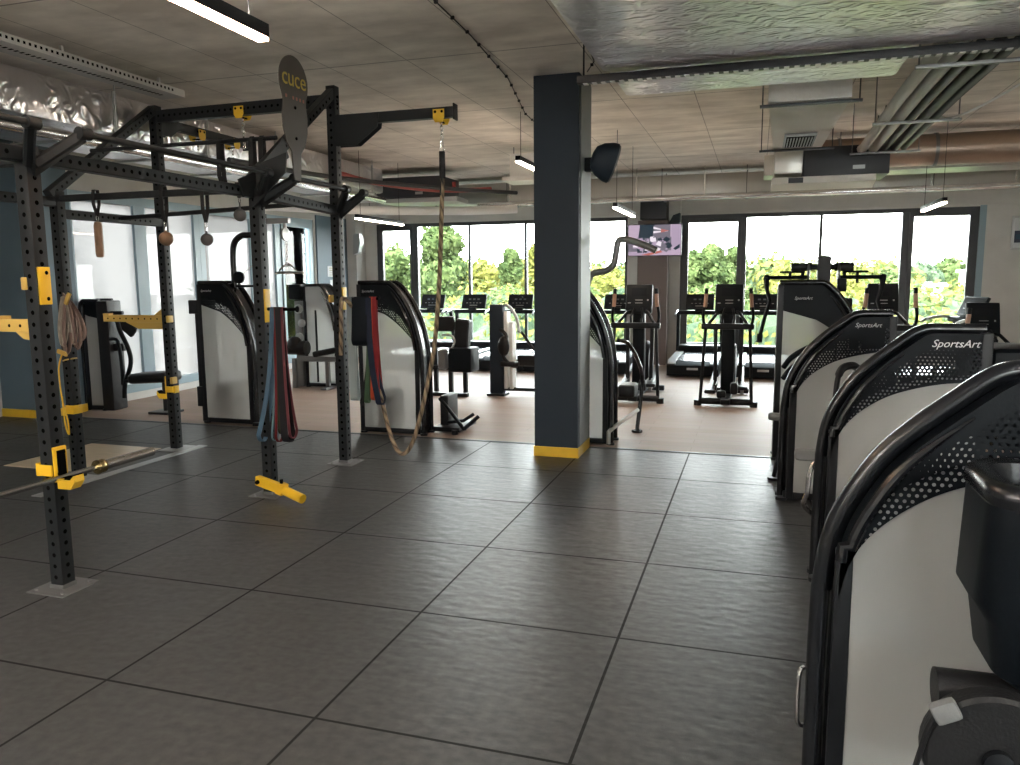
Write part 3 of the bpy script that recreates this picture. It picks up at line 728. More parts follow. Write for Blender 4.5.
# ceiling cables with clips
def clipped_cable(label, pts, n):
    t = thing('ceiling_cable', label, 'cable', pts[0]); P = [V(p) for p in pts]
    m = MB(); m.tube(P, .005, 6); m.build('wire', 'strap', t, t.location)
    L = [(P[i+1]-P[i]).length for i in range(len(P)-1)]; tot = sum(L)
    for k in range(n):
        s = tot*(k+.5)/n; i = 0
        while s > L[i]: s -= L[i]; i += 1
        p = P[i].lerp(P[i+1], s/L[i]); m = MB(); m.box(p, (.024, .02, .022), bev=.003); m.build('clip', 'strap', t, t.location)
clipped_cable('black cable clipped along the concrete ceiling to the small lamp left of the column', [(-1.45, 2.0, H-.012), (-1.50, 3.2, H-.012), (-1.62, 4.5, H-.012), (-1.9, 6.0, H-.012), (-1.93, 6.5, H-.012)], 14)
clipped_cable('black cable clipped along the left edge of the big foil duct', [(-.62, 1.9, H-.012), (-.66, 3.0, H-.012), (-.78, 4.2, H-.012), (-.90, 4.5, H-.012)], 6)
# pendant strip lamps
def pendant(label, x, y0, y1, z, w=.055, h=.07, gl='lamp', up=False):
    t = thing('pendant_lamp', label, 'lamp', (x, (y0+y1)/2, z), 0, 'pendant strip lamps')
    L = (y1-y0)
    m = MB(); m.span((-w/2, -L/2, .018), (w/2, L/2, h), bev=.003); m.build('housing', 'plastic', t)
    m = MB(); m.span((-w/2+.004, -L/2+.004, 0), (w/2-.004, L/2-.004, .0178), bev=.002); m.build('diffuser', gl, t)
    if up:
        m = MB(); m.span((-w/2+.012, -L/2+.03, h+.0003), (w/2-.012, L/2-.03, h+.005), bev=.002); m.build('added_uplight', 'lamp_ceiling_fill', t)  # glowing strip added on top of the housing to brighten the ceiling
    for s in (-1, 1):
        m = MB(); m.cyl((0, s*L*.42, h), (0, s*L*.42, HT-z), .0035, 6); m.build('suspension_wire', 'strap', t)
pendant('large glowing strip lamp at the top left, nearest to the viewer', -1.93, -.25, 1.25, 2.90, .07, .085, 'lamp_near', True)
pendant('small strip lamp half hidden by the left edge of the navy column', -1.93, 5.8, 7.3, 2.9)
pendant('strip lamp hanging just right of the navy column, before the television', -1.12, 7.2, 8.7, 2.5)
pendant('strip lamp in front of the far left window corner', -4.8, 7.5, 9.0, 2.5, gl='lamp')
pendant('strip lamp at the right in front of the rightmost window', 2.63, 8.0, 9.3, 2.5)
for i, x in enumerate((-4.1, -1.9, 3.7)):
    for j, y in enumerate((-4.6, -2.9)):
        pendant('added strip lamp behind the viewer, one of a row giving fill light', x, y-.75, y+.75, 2.85, .09, .07, 'lamp_fill', True)  # unseen lamps added to fill the room with light from behind
# speakers, television
t = thing('speaker', 'dark dome-backed wall speaker on the right face of the navy column', 'speaker', (-.8, 4.78, 2.68))
m = MB(); m.span((-.978, 4.73, 2.63), (-.90, 4.83, 2.75), bev=.01); m.build('bracket', 'plastic', t, t.location)
m = MB(); rings = []
ax = V((.86, .40, -.30)).normalized(); sd = V((0, 1, 0)); sd = (sd-ax*sd.dot(ax)).normalized(); upv = ax.cross(sd)
ctr = V((-.72, 4.78, 2.69)); N = 24
for k, (r, d) in enumerate(((.05, -.20), (.10, -.185), (.145, -.13), (.175, -.05), (.18, 0))):
    rings.append([m.bm.verts.new(ctr+ax*d+sd*r*.62*math.cos(2*PI*i/N)+upv*r*math.sin(2*PI*i/N)) for i in range(N)])
for a, b in zip(rings, rings[1:]):
    for i in range(N): m.bm.faces.new((a[i], a[(i+1) % N], b[(i+1) % N], b[i]))
m.bm.faces.new(rings[0][::-1]); m.bm.faces.new(rings[-1]); m.build('cabinet', 'navy', t, t.location)
m = MB(); m.prism([ctr+ax*.002+sd*.105*math.cos(2*PI*i/N)+upv*.17*math.sin(2*PI*i/N) for i in range(N)], ax*.014); m.build('grille', 'grey_metal', t, t.location)
t = thing('speaker', 'small dark speaker on the window post beside the television', 'speaker', (-.9, 12.6, 2.7))
m = MB(); m.prism([(-1.04, 12.5, 2.66), (-.96, 12.5, 2.80), (-.84, 12.5, 2.84), (-.84, 12.5, 2.56), (-.98, 12.5, 2.56)], (0, .2, 0)); m.build('cabinet', 'navy', t, t.location)
m = MB(); m.span((-1.0, 12.7, 2.65), (-.9, 12.88, 2.72)); m.build('bracket', 'plastic', t, t.location)
t = thing('speaker', 'pale grey speaker on the grey pier in the far left corner', 'speaker', (-7.5, 12.5, 2.4))
m = MB(); m.prism([(-7.58, 12.45, 2.18), (-7.46, 12.45, 2.22), (-7.40, 12.45, 2.42), (-7.42, 12.45, 2.62), (-7.56, 12.45, 2.60)], (0, .15, 0)); m.build('cabinet', 'silver', t, t.location)
m = MB(); m.span((-7.57, 12.55, 2.3), (-7.5, 12.61, 2.5)); m.build('bracket', 'plastic', t, t.location)
t = thing('television', 'flat television on the pier between the windows, showing a pinkish picture', 'television', (-1.27, 12.3, 2.05))
m = MB(); m.span((-1.76, 12.28, 2.055), (-.78, 12.34, 2.63), bev=.006); m.build('bezel', 'plastic', t, t.location)
def scr(c, s): return glow('screen_%d' % int(c[0]*999+c[2]*77), c, s)
PK, DK, WH, RD, LV, GY = scr((.13, .10, .13), 1.), scr((.004, .008, .012), 1.), scr((.22, .2, .22), 1.), scr((.12, .035, .03), 1.), scr((.11, .085, .115), 1.), scr((.045, .04, .05), 1.)
m = MB(); yS = 12.279
def sq(pts, mi, k): m.poly([(-1.75+.96*a, yS-.0004*k, 2.065+.555*b) for a, b in pts], mi)
sq([(0, 0), (1, 0), (1, 1), (0, 1)], 0, 0)
sq([(.22, 1), (.5, 1), (.46, .56), (.19, .56)], 1, 1); sq([(.5, 1), (.8, 1), (.8, .55), (.46, .55)], 5, 1); sq([(.82, 1), (1, 1), (1, .22), (.82, .3)], 4, 1)
sq([(0, .56), (.82, .6), (.82, .16), (0, .12)], 5, 1); sq([(.48, .94), (.76, .78), (.48, .72)], 2, 2); sq([(.48, .86), (.72, .8), (.48, .80)], 1, 3); sq([(.62, .86), (.78, .80), (.62, .74)], 3, 4)
r9 = random.Random(3)
for i in range(46):
    a, b = .12+r9.random()*.66, .14+r9.random()*.42; s = .03+.05*r9.random(); an = r9.random()*3
    sq([(a+s*math.cos(an+q)*(1 if q % 2 else .5), b+s*1.3*math.sin(an+q)) for q in (0, 1.5, 3.1, 4.6)], r9.choice([1, 1, 2, 1, 4, 5]), 3+i*.1)
sq([(.25, .02), (.62, .16), (.66, .10), (.4, 0)], 3, 9); sq([(.0, .12), (.3, .06), (.25, 0), (0, 0)], 4, 9); sq([(.86, .22), (.98, .36), (.98, .24), (.9, .16)], 1, 9)
m.build('screen', [PK, DK, WH, RD, LV, GY], t, t.location, 0)
m = MB(); m.span((-1.36, 12.34, 2.2), (-1.16, 12.58, 2.45)); m.build('wall_bracket', 'plastic', t, t.location)
m = MB(); m.span((-1.56, 12.42, 2.73), (-1.08, 12.86, 3.16), bev=.01)
m.cyl((-1.32, 12.64, 3.16), (-1.32, 12.64, HT), .02, 8)
tag(m.build('equipment_box', 'unit_black', None, (-1.32, 12.6, 2.73)), 'black square box hung above the television', 'box')
# notices and poster
for nm, z0, z1, y0, y1, lab in (('notice', 1.72, 1.94, 11.72, 12.18, 'white paper notice with olive heading, upper of two on the blue pier'), ('notice', 1.36, 1.66, 11.80, 12.16, 'pale blue-white paper notice, lower of two on the blue pier')):
    t = thing(nm, lab, 'notice', (XL+.03, (y0+y1)/2, (z0+z1)/2), 0, 'notices on the blue pier')
    m = MB(); m.span((XL+.0305, y0, z0), (XL+.034, y1, z1)); m.build('sheet', 'paper', t, t.location, 0)
    m = MB(); hgt = z1-z0
    for i in range(4 if z0 > 1.7 else 7):
        zz = z1-hgt*(.2+.6*i/(3 if z0 > 1.7 else 6)); m.span((XL+.034, y0+.06, zz-.008), (XL+.0346, y1-.06-.05*(i % 2), zz+.008 if (z0 > 1.7 and i in (0, 1)) else zz))
    m.build('printing', 'print_olive' if z0 > 1.7 else 'silver', t, t.location, 0)
t = thing('poster', 'framed poster on the grey wall, cut off by the right picture edge', 'poster', (4.95, YB-.02, 2.36))
m = MB(); m.span((4.655, YB-.03, 2.08), (5.25, YB-.001, 2.65), bev=.004); m.build('frame', 'silver', t, t.location)
m = MB(); m.span((4.69, YB-.034, 2.115), (5.215, YB-.0305, 2.615), 0); m.span((4.70, YB-.0345, 2.20), (5.2, YB-.0341, 2.40), 1); m.span((4.72, YB-.0349, 2.26), (5.0, YB-.0346, 2.34), 2); m.build('print', ['paper', 'print_dark', 'band_blue'], t, t.location, 0)
# ------------------------------------------------------------------ power rack
RX, RXB = -3.025, -4.91
rack = thing('power_rack', 'large charcoal steel training rig with perforated posts, pull-up bars and a round sign', 'rig', (-3.04, 2.68, 0))
RO = rack.location.copy()
PW = .084
def holes(m, axis_pt, along, face_n, side, n, step, w, start):
    # dark bolt holes punched along one face
    c0 = V(axis_pt); a = V(along).normalized(); nn = V(face_n).normalized()
    for i in range(n): m.disc(c0+a*(start+step*i)+nn*(w/2+.0012), nn, .0125, 8, 1)
def post(x, y, z1, z0=.0):
    m = MB(); m.box((x, y, (z0+z1)/2), (PW, PW, z1-z0), bev=.006)
    n = int((z1-z0-.1)/.0625)
    for fn in ((0, -1, 0), (1, 0, 0), (-1, 0, 0), (0, 1, 0)): holes(m, (x, y, z0), (0, 0, 1), fn, 0, n, .0625, PW, .06)
    return m.build('post', ['rack', 'void'], rack, RO)
post(RX, -1.2, 2.36, .012); post(RX, .74, 2.36, .012); post(RX, 2.68, 2.40, .012); post(-2.99, 3.79, 3.32, .012)
post(RXB, .74, 2.36, .012); post(RXB, 2.66, 2.40, .016); post(RXB, 3.84, 3.30, .016)
def base(x, y, s=.125, z=0.):
    m = MB(); m.span((x-s, y-s, z), (x+s, y+s, z+.008), bev=.003)
    for a in (-1, 1):
        for b in (-1, 1):
            m.cyl((x+a*s*.72, y+b*s*.72, z+.008), (x+a*s*.72, y+b*s*.72, z+.016), .011, 6)
    m.span((x-.047, y-.047, z+.008), (x+.047, y+.047, z+.03), bev=.004)
    m.build('base_plate', 'grey_metal', rack, RO)
for x, y in ((RX, -1.2), (RX, .74), (RX, 2.68), (-2.99, 3.79), (RXB, .74)): base(x, y)
def beam(a, b, w=.075, h=.075, hol=True, face=(1, 0, 0)):
    m = MB(); m.beam(a, b, w, h, bev=.005); a, b = V(a), V(b); d = (b-a); L = d.length; d.normalize()
    if hol:
        for fn in (face, tuple(-q for q in face)): 
            holes(m, a, d, fn, 0, int((L-.1)/.0625), .0625, w, .07)
    return m.build('crossbeam', ['rack', 'void'], rack, RO)
beam((RX, -1.16, 2.31), (RX, .70, 2.31)); beam((RX, .78, 2.31), (RX, 2.64, 2.31)); beam((RX, 2.72, 2.31), (-2.99, 3.75, 2.27))
beam((RXB, .78, 2.31), (RXB, 2.62, 2.31)); beam((RXB, 2.70, 2.22), (RXB, 3.80, 2.22))
beam((RX-.04, .74, 2.30), (RXB+.04, .74, 2.30), face=(0, 1, 0)); beam((RX-.04, 2.67, 2.34), (RXB+.04, 2.67, 2.34), .05, .05, False)
beam((RXB-.0, 3.84, 3.20), (-2.99, 3.80, 3.20), .07, .11, face=(0, 1, 0)); beam((RX-.04, 3.3, 2.285), (RXB+.03, 3.3, 2.225), .035, .035, False)
# sloping side beams
beam((RX, 2.62, 2.40), (-2.99, 3.78, 3.27)); beam((RXB, 2.58, 2.36), (RXB, 3.82, 3.27))
# round hanging bar between the slopes and two straps' hooks
m = MB(); m.cyl((RXB+.03, 3.02, 2.77), (RX-.03, 3.02, 2.77), .017, 12); m.build('pull_up_bar', 'rack', rack, RO)
# bolts
for x, y, z in ((RX, .74, 2.31), (RX, 2.68, 2.31), (-2.99, 3.79, 2.27), (-2.99, 3.79, 3.2), (-2.99, 3.79, 3.03)):
    for s in (-1, 1):
        m = MB(); m.cyl((x+PW/2-.005, y, z+s*.028), (x+PW/2+.012, y, z+s*.028), .012, 6); m.build('bolt', 'void', rack, RO)
# flared brackets that carry the outboard pull-up bars
BX, BZ = -2.80, 2.43
def prong(x, y, s, big=0.):
    m = MB(); e = .13+big
    m.beam((x+.03, y+s*.02, 2.26), (BX, y+s*(e+.03), BZ), .05, .06, bev=.012)
    m.prism([(x+.04, y+s*.0, 2.20), (x+.04, y+s*.05, 2.33), (BX-.02, y+s*(e+.03), BZ+.03), (BX+.01, y+s*(e+.02), BZ-.045)], (.008, 0, .0))
    m.cyl((BX, y+s*(e-.01), BZ), (BX, y+s*(e+.06), BZ), .032, 14)
    return m.build('bar_bracket', 'rack', rack, RO)
for s in (-1, 1): prong(RX, .74, s); prong(RX, 2.68, s, .02); prong(-2.99, 3.79, s)
def pbar(y0, y1):
    m = MB(); m.cyl((BX, y0, BZ), (BX, y1, BZ), .017, 14); m.build('pull_up_bar', 'rack', rack, RO)
pbar(-1.0, .58); pbar(.90, 2.50); pbar(2.86, 3.63)
# gusset plates on the middle post, carrying the sign
m = MB(); m.prism([(-3.0, 2.60, 2.20), (-2.72, 2.60, 2.44), (-2.70, 2.60, 2.58), (-2.98, 2.60, 2.50)], (0, .014, 0))
m.prism([(RX+.045, 2.45, 2.26), (RX+.045, 3.05, 2.62), (RX+.045, 2.98, 2.76), (RX+.045, 2.60, 2.46), (RX+.045, 2.40, 2.38)], (.012, 0, 0)); m.build('gusset_plate', 'rack', rack, RO)
# jib arms
def jib(p, d, L, name='jib_arm', g=1.):
    p = V(p); d = V(d)
    m = MB(); m.beam(p, p+d*L, .07, .085, bev=.005); sidev = d.cross(V((0, 0, 1)))*.035
    for s in (-1, 1): m.prism([p+sidev*s+V((0, 0, .04)), p+sidev*s+d*.42*g+V((0, 0, .04)), p+sidev*s+d*.40*g-V((0, 0, .08*g)), p+sidev*s+d*.20*g-V((0, 0, .22*g)), p+sidev*s-V((0, 0, .22*g))], sidev*s*.2)
    m.beam(p+d*(L-.012), p+d*L, .09, .13, bev=.003); m.build(name, 'rack', rack, RO)
jib((-2.95, 3.79, 3.03), (1, 0, 0), 1.10); jib((RXB, 3.88, 3.16), (0, 1, 0), 1.35, 'jib_arm', .55)
# round sign on a stem
SX = -2.715
sg = V((SX, 0, 0))
def arc(cy, cz, r, a0, a1, n=16): return [(SX, cy+r*math.cos(a0+(a1-a0)*i/n), cz+r*math.sin(a0+(a1-a0)*i/n)) for i in range(n+1)]
cy = 2.76
pts = arc(cy, 3.10, .185, math.radians(-32), math.radians(212), 30)+[(SX, cy-.145, 2.95)]+[(SX, cy-.165, 2.86)]+[(SX, cy-.16, 2.76)]+[(SX, cy-.12, 2.66), (SX, cy-.06, 2.60), (SX, cy-.045, 2.40), (SX, cy+.045, 2.40), (SX, cy+.06, 2.60), (SX, cy+.12, 2.66), (SX, cy+.16, 2.76), (SX, cy+.165, 2.86), (SX, cy+.150, 2.95)]
m = MB(); m.prism(pts, (-.008, 0, 0))
sign = m.build('sign_plate', mat('sign_brown_grey', (.075, .066, .058), .5), rack, RO, 20)
sign['label'] = 'round dark sign plate with yellow lettering'
m = MB()
for z in (2.92, 2.70): m.cyl((SX-.002, cy, z), (SX+.006, cy, z), .012, 8)
b_ = m.build('sign_bolt', 'void', sign); b_.location = -RO
def sign_text(body, size, col, z, name, dy=0, sp=1.):
    o = text_mesh(name, body, size, col, sign, (0, 0, 0), .001, 0, (PI/2, 0, PI/2), sp)
    o.location = V((SX+.003, cy+dy, z))-RO
M['sign_yellow'] = mat('sign_yellow', (.50, .38, .07), .5); M['sign_red'] = mat('sign_red', (.32, .13, .10), .5)
sign_text('cuce', .175, 'sign_yellow', 3.12, 'sign_lettering', 0, .98)
m = MB()
for i in range(6):
    if i == 1: continue
    y = cy-.11+i*.045; m.span((SX+.001, y-.010, 2.975), (SX+.003, y+.010, 2.998))
o = m.build('sign_small_marks', 'sign_red', sign, None, 0); o.location = -RO
# thin yellow pegs on posts (bolted blocks)
for x, y, z in ((RX-.035, .72, 1.66), (RXB+.05, 3.80, 1.30), (RXB+.05, 3.80, .70), (-3.04, 3.74, 1.50)):
    m = MB(); m.box((x, y, z), (.03, .07, .065), bev=.006); m.build('locking_block', 'amber', rack, RO)

# ------------------------------------------------------------------ lifting platform
t = thing('lifting_platform', 'pale maple lifting board with a metal edge strip, set in the mats inside the rig', 'platform', (-5.3, 3.05, 0))
m = MB(); m.span((-5.96, 2.82, .0005), (-5.08, 3.82, .006), bev=.002); m.build('board', 'wood', t, t.location)
m = MB(); m.span((-4.81, 2.1, .0005), (-4.71, 4.05, .0085), bev=.002); m.span((-5.03, 2.55, .0005), (-4.79, 2.76, .0105), bev=.002); m.span((-5.03, 3.72, .0005), (-4.79, 4.0, .0105), bev=.002); m.build('edge_strip', 'silver', t, t.location)

# ------------------------------------------------------------------ things hung on the rig
def hanging_grip(label, x, y, ztop, zgrip, kind, m1='strap', group='hanging grips'):
    t = thing('hanging_grip', label, 'grip', (x, y, zgrip), 0, group)
    m = MB(); up = ztop-zgrip
    P = [(0, .03, up-.02), (0, .028, .22), (0, .0, .13), (0, -.028, .22), (0, -.03, up-.02), (0, -.02, up+.028), (0, .02, up+.028)]
    m.ribbon([V(p) for p in P], .032, .004, (1, 0, 0), 0, True); m.build('strap', m1, t)
    m = MB(); m.tube([(0, .012*math.cos(a), .11+.022*math.sin(a)) for a in [2*PI*i/12 for i in range(12)]], .003, 6, closed=True)
    m.cyl((0, 0, .06), (0, 0, .09), .006, 8); m.build('carabiner', 'chrome', t)
    m = MB()
    if kind == 'ball': m.ball((0, 0, 0), .055, n=20)
    elif kind == 'smallball': m.ball((0, 0, 0), .047, n=20)
    else: m.lathe([(.012, .085), (.027, .078), (.032, .05), (.032, -.17), (.027, -.195), (.012, -.20)], n=18)
    m.cyl((0, 0, .04), (0, 0, .065), .009, 8)
    m.build('handle', 'grey_ball' if kind == 'smallball' else 'wood_ball', t)
hanging_grip('upright wooden cylinder grip on a black strap, leftmost hanging from the rig', -4.52, 2.67, 2.365, 2.06, 'cyl')
hanging_grip('wooden ball grip hanging in front of the far left rig post', -3.86, 2.67, 2.365, 1.995, 'ball')
hanging_grip('dark ball grip on a long black strap between the two middle rig posts', -3.48, 2.67, 2.365, 1.98, 'smallball')
hanging_grip('grey ball grip just left of the middle rig post', -3.17, 2.67, 2.365, 2.155, 'smallball')
def stirrup(label, x):
    t = thing('hanging_strap', label, 'strap', (x, 3.02, 2.5), 0, 'webbing loops on the round bar')
    m = MB(); P = [(0, .022, .26), (.0, .03, .0), (.02, .02, -.08), (.02, -.02, -.08), (0, -.03, 0), (0, -.022, .26), (0, 0, .292)]
    m.ribbon([V(p) for p in P], .04, .004, (1, 0, 0), 0, True); m.build('webbing', 'strap', t)
stirrup('left black webbing loop on the round overhead bar', -3.58); stirrup('middle black webbing loop on the round overhead bar, left of the trolley chain', -3.28)
stirrup('right black webbing loop on the round overhead bar, nearest the sign', -3.19)
def trolley(label, p, d, chain=0):
    t = thing('beam_trolley', label, 'trolley', p, 0, 'yellow beam trolleys')
    d = V(d); s = d.cross(V((0, 0, 1)))
    for k in (-1, 1):
        m = MB()
        m.prism([s*.058*k+d*a+V((0, 0, b)) for a, b in ((-.05, .02), (.05, .02), (.05, -.05), (.032, -.085), (-.032, -.085), (-.05, -.05))], s*.005*k); m.build('side_plate', 'yellow', t)
    m = MB()
    for a in (-.03, .03): m.cyl(s*-.064+d*a, s*.064+d*a, .012, 10)
    m.cyl(s*-.06+V((0, 0, -.07)), s*.06+V((0, 0, -.07)), .008, 8); m.build('roller', 'void', t)
    m = MB(); n = 3+chain
    for i in range(n):
        z = -.088-i*.034; q = (d if i % 2 else s)
        m.tube([q*.012*math.cos(a)+V((0, 0, z+.022*math.sin(a))) for a in [2*PI*j/10 for j in range(10)]], .0035, 6, closed=True)
    m.build('chain', 'chrome', t)
trolley('yellow trolley with a hanging chain on the tall rear beam of the rig', (-3.92, 3.81, 3.195), (1, 0, 0), 5)
trolley('yellow trolley on the rear jib of the rig, nearer to the post', (RXB, 4.42, 3.16), (0, 1, 0))
trolley('yellow trolley at the outer end of the rear jib of the rig', (RXB, 4.98, 3.16), (0, 1, 0))
trolley('amber trolley at the tip of the right jib arm, carrying the climbing rope', (-1.98, 3.79, 3.03), (1, 0, 0), 1)
# climbing rope
t = thing('climbing_rope', 'thick brown climbing rope looping from the right jib arm down near the floor', 'rope', (-2.2, 3.79, .1))
m = MB(); m.tube([(-1.98+.022*math.cos(a)*(1 if math.sin(a) < 0 else .5), 3.79, 2.765+.055*math.sin(a)) for a in [2*PI*j/14 for j in range(14)]], .005, 6, closed=True); m.build('carabiner', 'chrome', t, t.location)
m = MB(); m.cyl((-1.98, 3.79, 2.50), (-1.98, 3.79, 2.72), .026, 12); m.cyl((-1.99, 3.79, 2.36), (-1.98, 3.79, 2.50), .019, 12); m.build('sleeve', 'strap', t, t.location)
rope_pts = [(-1.98, 3.79, 2.50), (-2.00, 3.79, 2.1), (-2.03, 3.79, 1.6), (-2.08, 3.78, 1.1), (-2.15, 3.77, .75), (-2.23, 3.75, .42), (-2.31, 3.74, .20), (-2.40, 3.74, .13), (-2.48, 3.75, .22), (-2.56, 3.78, .42), (-2.65, 3.82, .75), (-2.76, 3.84, 1.12), (-2.86, 3.80, 1.40), (-2.905, 3.72, 1.50), (-2.925, 3.70, 1.46), (-2.935, 3.70, 1.25), (-2.95, 3.70, 1.0)]
m = MB(); m.tube(smooth_path(rope_pts, 10), .019, 10, uvturn=9.); m.build('strand', 'rope', t, t.location)

def band(label, top, bot, wid, mm, th=.006, spread=.028, y=None, twist=0., group=None, peg_r=.02):
    t = thing('resistance_band', label, 'exercise band', top, 0, group)
    a, b = V((0, 0, 0)), V(bot)-V(top); P = []
    n = 10
    for i in range(n+1):
        f = i/n; p = V((b.x*f**2.6, b.y*f, b.z*f)); q = .012+(spread-.012)*f**2; P.append(p+V((0, -q, 0)))
    for k in range(1, 8):
        an = PI*k/8; P.append(b+V((0, -spread*math.cos(an), -spread*math.sin(an)*1.2)))
    for i in range(n, -1, -1):
        f = i/n; p = V((b.x*f**2.6, b.y*f, b.z*f)); q = .012+(spread-.012)*f**2; P.append(p+V((0, q, 0)))
    for k in range(1, 5):
        an = PI*k/5; P.append(V((0, .014*math.cos(an), .014*math.sin(an))))
    m = MB(); m.ribbon(P, wid, th, (1, 0, 0), 0, True); m.build('loop', mm, t)
def hook(label, x, y, z, zt, L):
    t = thing('band_hook', label, 'hook', (x, y, z))
    m = MB(); m.span((x, y-.036, z-.10), (x+.008, y+.036, zt), bev=.003); m.build('back_plate', 'amber' if False else 'yellow', t, t.location)
    m = MB(); m.cyl((x, y, z), (x+L, y, z), .013, 12); m.cyl((x+L, y, z), (x+L+.006, y, z), .024, 12); m.build('peg', 'void', t, t.location)
hook('yellow hook plate on the middle rig post, bands hanging from its peg', RX+PW/2+.002, 2.68, 1.45, 1.60, .26)
hook('yellow hook plate on the rear right rig post, bands hanging from its peg', -2.99+PW/2+.002, 3.79, 1.50, 1.60, .34)
GD, GE = 'bands on the middle rig post', 'bands on the rear right rig post'
for lab, x0, x1, wd, zb, mm, sp in [
    ('slate blue wide exercise band, leftmost on the middle rig post', -2.93, -3.02, .036, .50, 'band_blue', .05),
    ('pale teal narrow exercise band on the middle rig post', -2.925, -2.965, .014, .48, 'band_teal', .04),
    ('dark red exercise band on the middle rig post', -2.915, -2.925, .02, .48, mat('band_wine', (.12, .014, .016), .65, spec=.2), .045),
    ('olive black exercise band hanging beside the dark red one', -2.895, -2.89, .04, .53, 'band_olive', .035),
    ('broad black exercise band on the middle rig post', -2.872, -2.845, .06, .49, 'band_black', .05),
    ('thin dark maroon exercise band, rightmost on the middle rig post', -2.845, -2.80, .02, .52, mat('band_maroon', (.10, .015, .02), .55), .05)]:
    band(lab, (x0, 2.68, 1.45), (x1, 2.60 if 'slate' in lab else 2.68, zb), wd, mm, spread=sp, group=GD)
for lab, x0, x1, wd, zb, mm, sp in [
    ('very wide blackish blue band folded short over the rear right rig post hook', -2.79, -2.785, .15, 1.14, 'band_dark', .05),
    ('silvery grey exercise band on the rear right rig post, beside the rope end', -2.88, -2.865, .075, .62, 'band_grey', .03),
    ('thin black exercise band hanging lowest on the rear right rig post', -2.70, -2.80, .02, .57, 'band_black', .022),
    ('dark green exercise band on the rear right rig post', -2.705, -2.745, .04, .60, 'band_green', .028),
    ('orange exercise band on the rear right rig post', -2.675, -2.68, .035, .63, 'band_orange', .03),
    ('crimson exercise band, rightmost on the rear right rig post', -2.645, -2.62, .04, .64, 'band_red', .036),
    ('navy exercise band slanting across the crimson one', -2.70, -2.60, .055, .62, 'band_navy', .05)]:
    band(lab, (x0, 3.79, 1.50), (x1, 3.79 if 'navy' not in lab else 3.76, zb), wd, mm, spread=sp, group=GE)
# hooks, arms
def j_hook(label, x, y, z, dirx=1):
    t = thing('j_hook', label, 'hook', (x, y, z), 0, 'yellow J-hooks')
    m = MB(); X = x+dirx*PW/2
    m.box((X+dirx*.008, y+.0, z+.10), (.014, .082, .19), bev=.004); m.build('back_plate', 'yellow', t, t.location)
    m = MB(); m.box((x+.0, y-PW/2-.008, z+.07), (.09, .012, .06), bev=.004); m.box((x-dirx*.055, y-.02, z+.07), (.026, .06, .07), bev=.004); m.build('side_clamp', 'yellow', t, t.location)
    m = MB(); m.prism([(X+dirx*a, y-.034, z+b) for a, b in ((.015, .02), (.10, .02), (.125, .045), (.13, .012), (.10, -.03), (.015, -.03))], (0, .068, 0)); m.build('cradle', 'yellow', t, t.location)
    m = MB(); m.prism([(X+dirx*a, y-.03, z+b) for a, b in ((.017, .026), (.098, .026), (.122, .05), (.126, .046), (.10, .0205), (.017, .0205))], (0, .06, 0)); m.box((X+dirx*.019, y, z+.10), (.008, .05, .15)); m.build('liner', 'void', t, t.location)
    m = MB(); m.cyl((X+dirx*.014, y+.02, z+.16), (X+dirx*.021, y+.02, z+.16), .009, 8); m.cyl((X+dirx*.014, y-.02, z+.05), (X+dirx*.021, y-.02, z+.05), .009, 8); m.build('pin', 'void', t, t.location)
j_hook('yellow J-hook low on the nearest rig post, holding the barbell', RX, .74, .60)
j_hook('yellow J-hook low on the rig post outside the picture, holding the barbell', RX, -1.2, .60)
j_hook('yellow J-hook low on the far left rig post, beside the black bench pad', RXB, 3.84, .54, -1)
def safety_arm(label, x, y, z, L, d, plate=None):
    t = thing('safety_arm', label, 'safety arm', (x, y, z), 0, 'yellow safety arms')
    X = x+d*PW/2
    m = MB(); m.span((X+d*.006, y-.035, z-.033), (X+d*(L), y+.035, z+.033), bev=.004)
    for i in range(int(L/.075)):
        for s in (-1, 1): m.disc((X+d*(.06+i*.075), y+s*.0362, z), (0, s, 0), .009, 8, 1)
    m.span((X+d*(L-.06), y-.035, z+.033), (X+d*L, y+.035, z+.05), 0); m.build('arm', ['amber', 'void'], t, t.location)
    m = MB(); m.prism([(X+d*a, y-.03, z+b) for a, b in ((.004, -.034), (.45 if L > .5 else .10, -.034), (.30 if L > .5 else .05, -.10 if L > .5 else -.07), (.004, -.10 if L > .5 else -.075))], (0, .06, 0))
    if L > .5: m.prism([(X+d*a, y-.03, z+b) for a, b in ((.004, .034), (.10, .034), (.004, .10))], (0, .06, 0))
    m.build('gusset', 'amber', t, t.location)
    if plate:
        m = MB(); m.span((x+PW/2+.001, y-.036, plate[0]), (x+PW/2+.012, y+.036, plate[1]), bev=.004)
        m.disc((x+PW/2+.0128, y+.012, plate[1]-.03), (1, 0, 0), .011, 10, 1); m.disc((x+PW/2+.0128, y+.012, plate[0]+.03), (1, 0, 0), .011, 10, 1); m.build('mounting_plate', ['yellow', 'void'], t, t.location)
safety_arm('amber safety arm sticking out left of the far left rig post, level with its middle', RXB, 3.84, 1.30, .72, -1)
safety_arm('short yellow safety arm at the left picture edge with an orange mounting plate', RX, .74, 1.44, .26, -1, (1.55, 1.745))
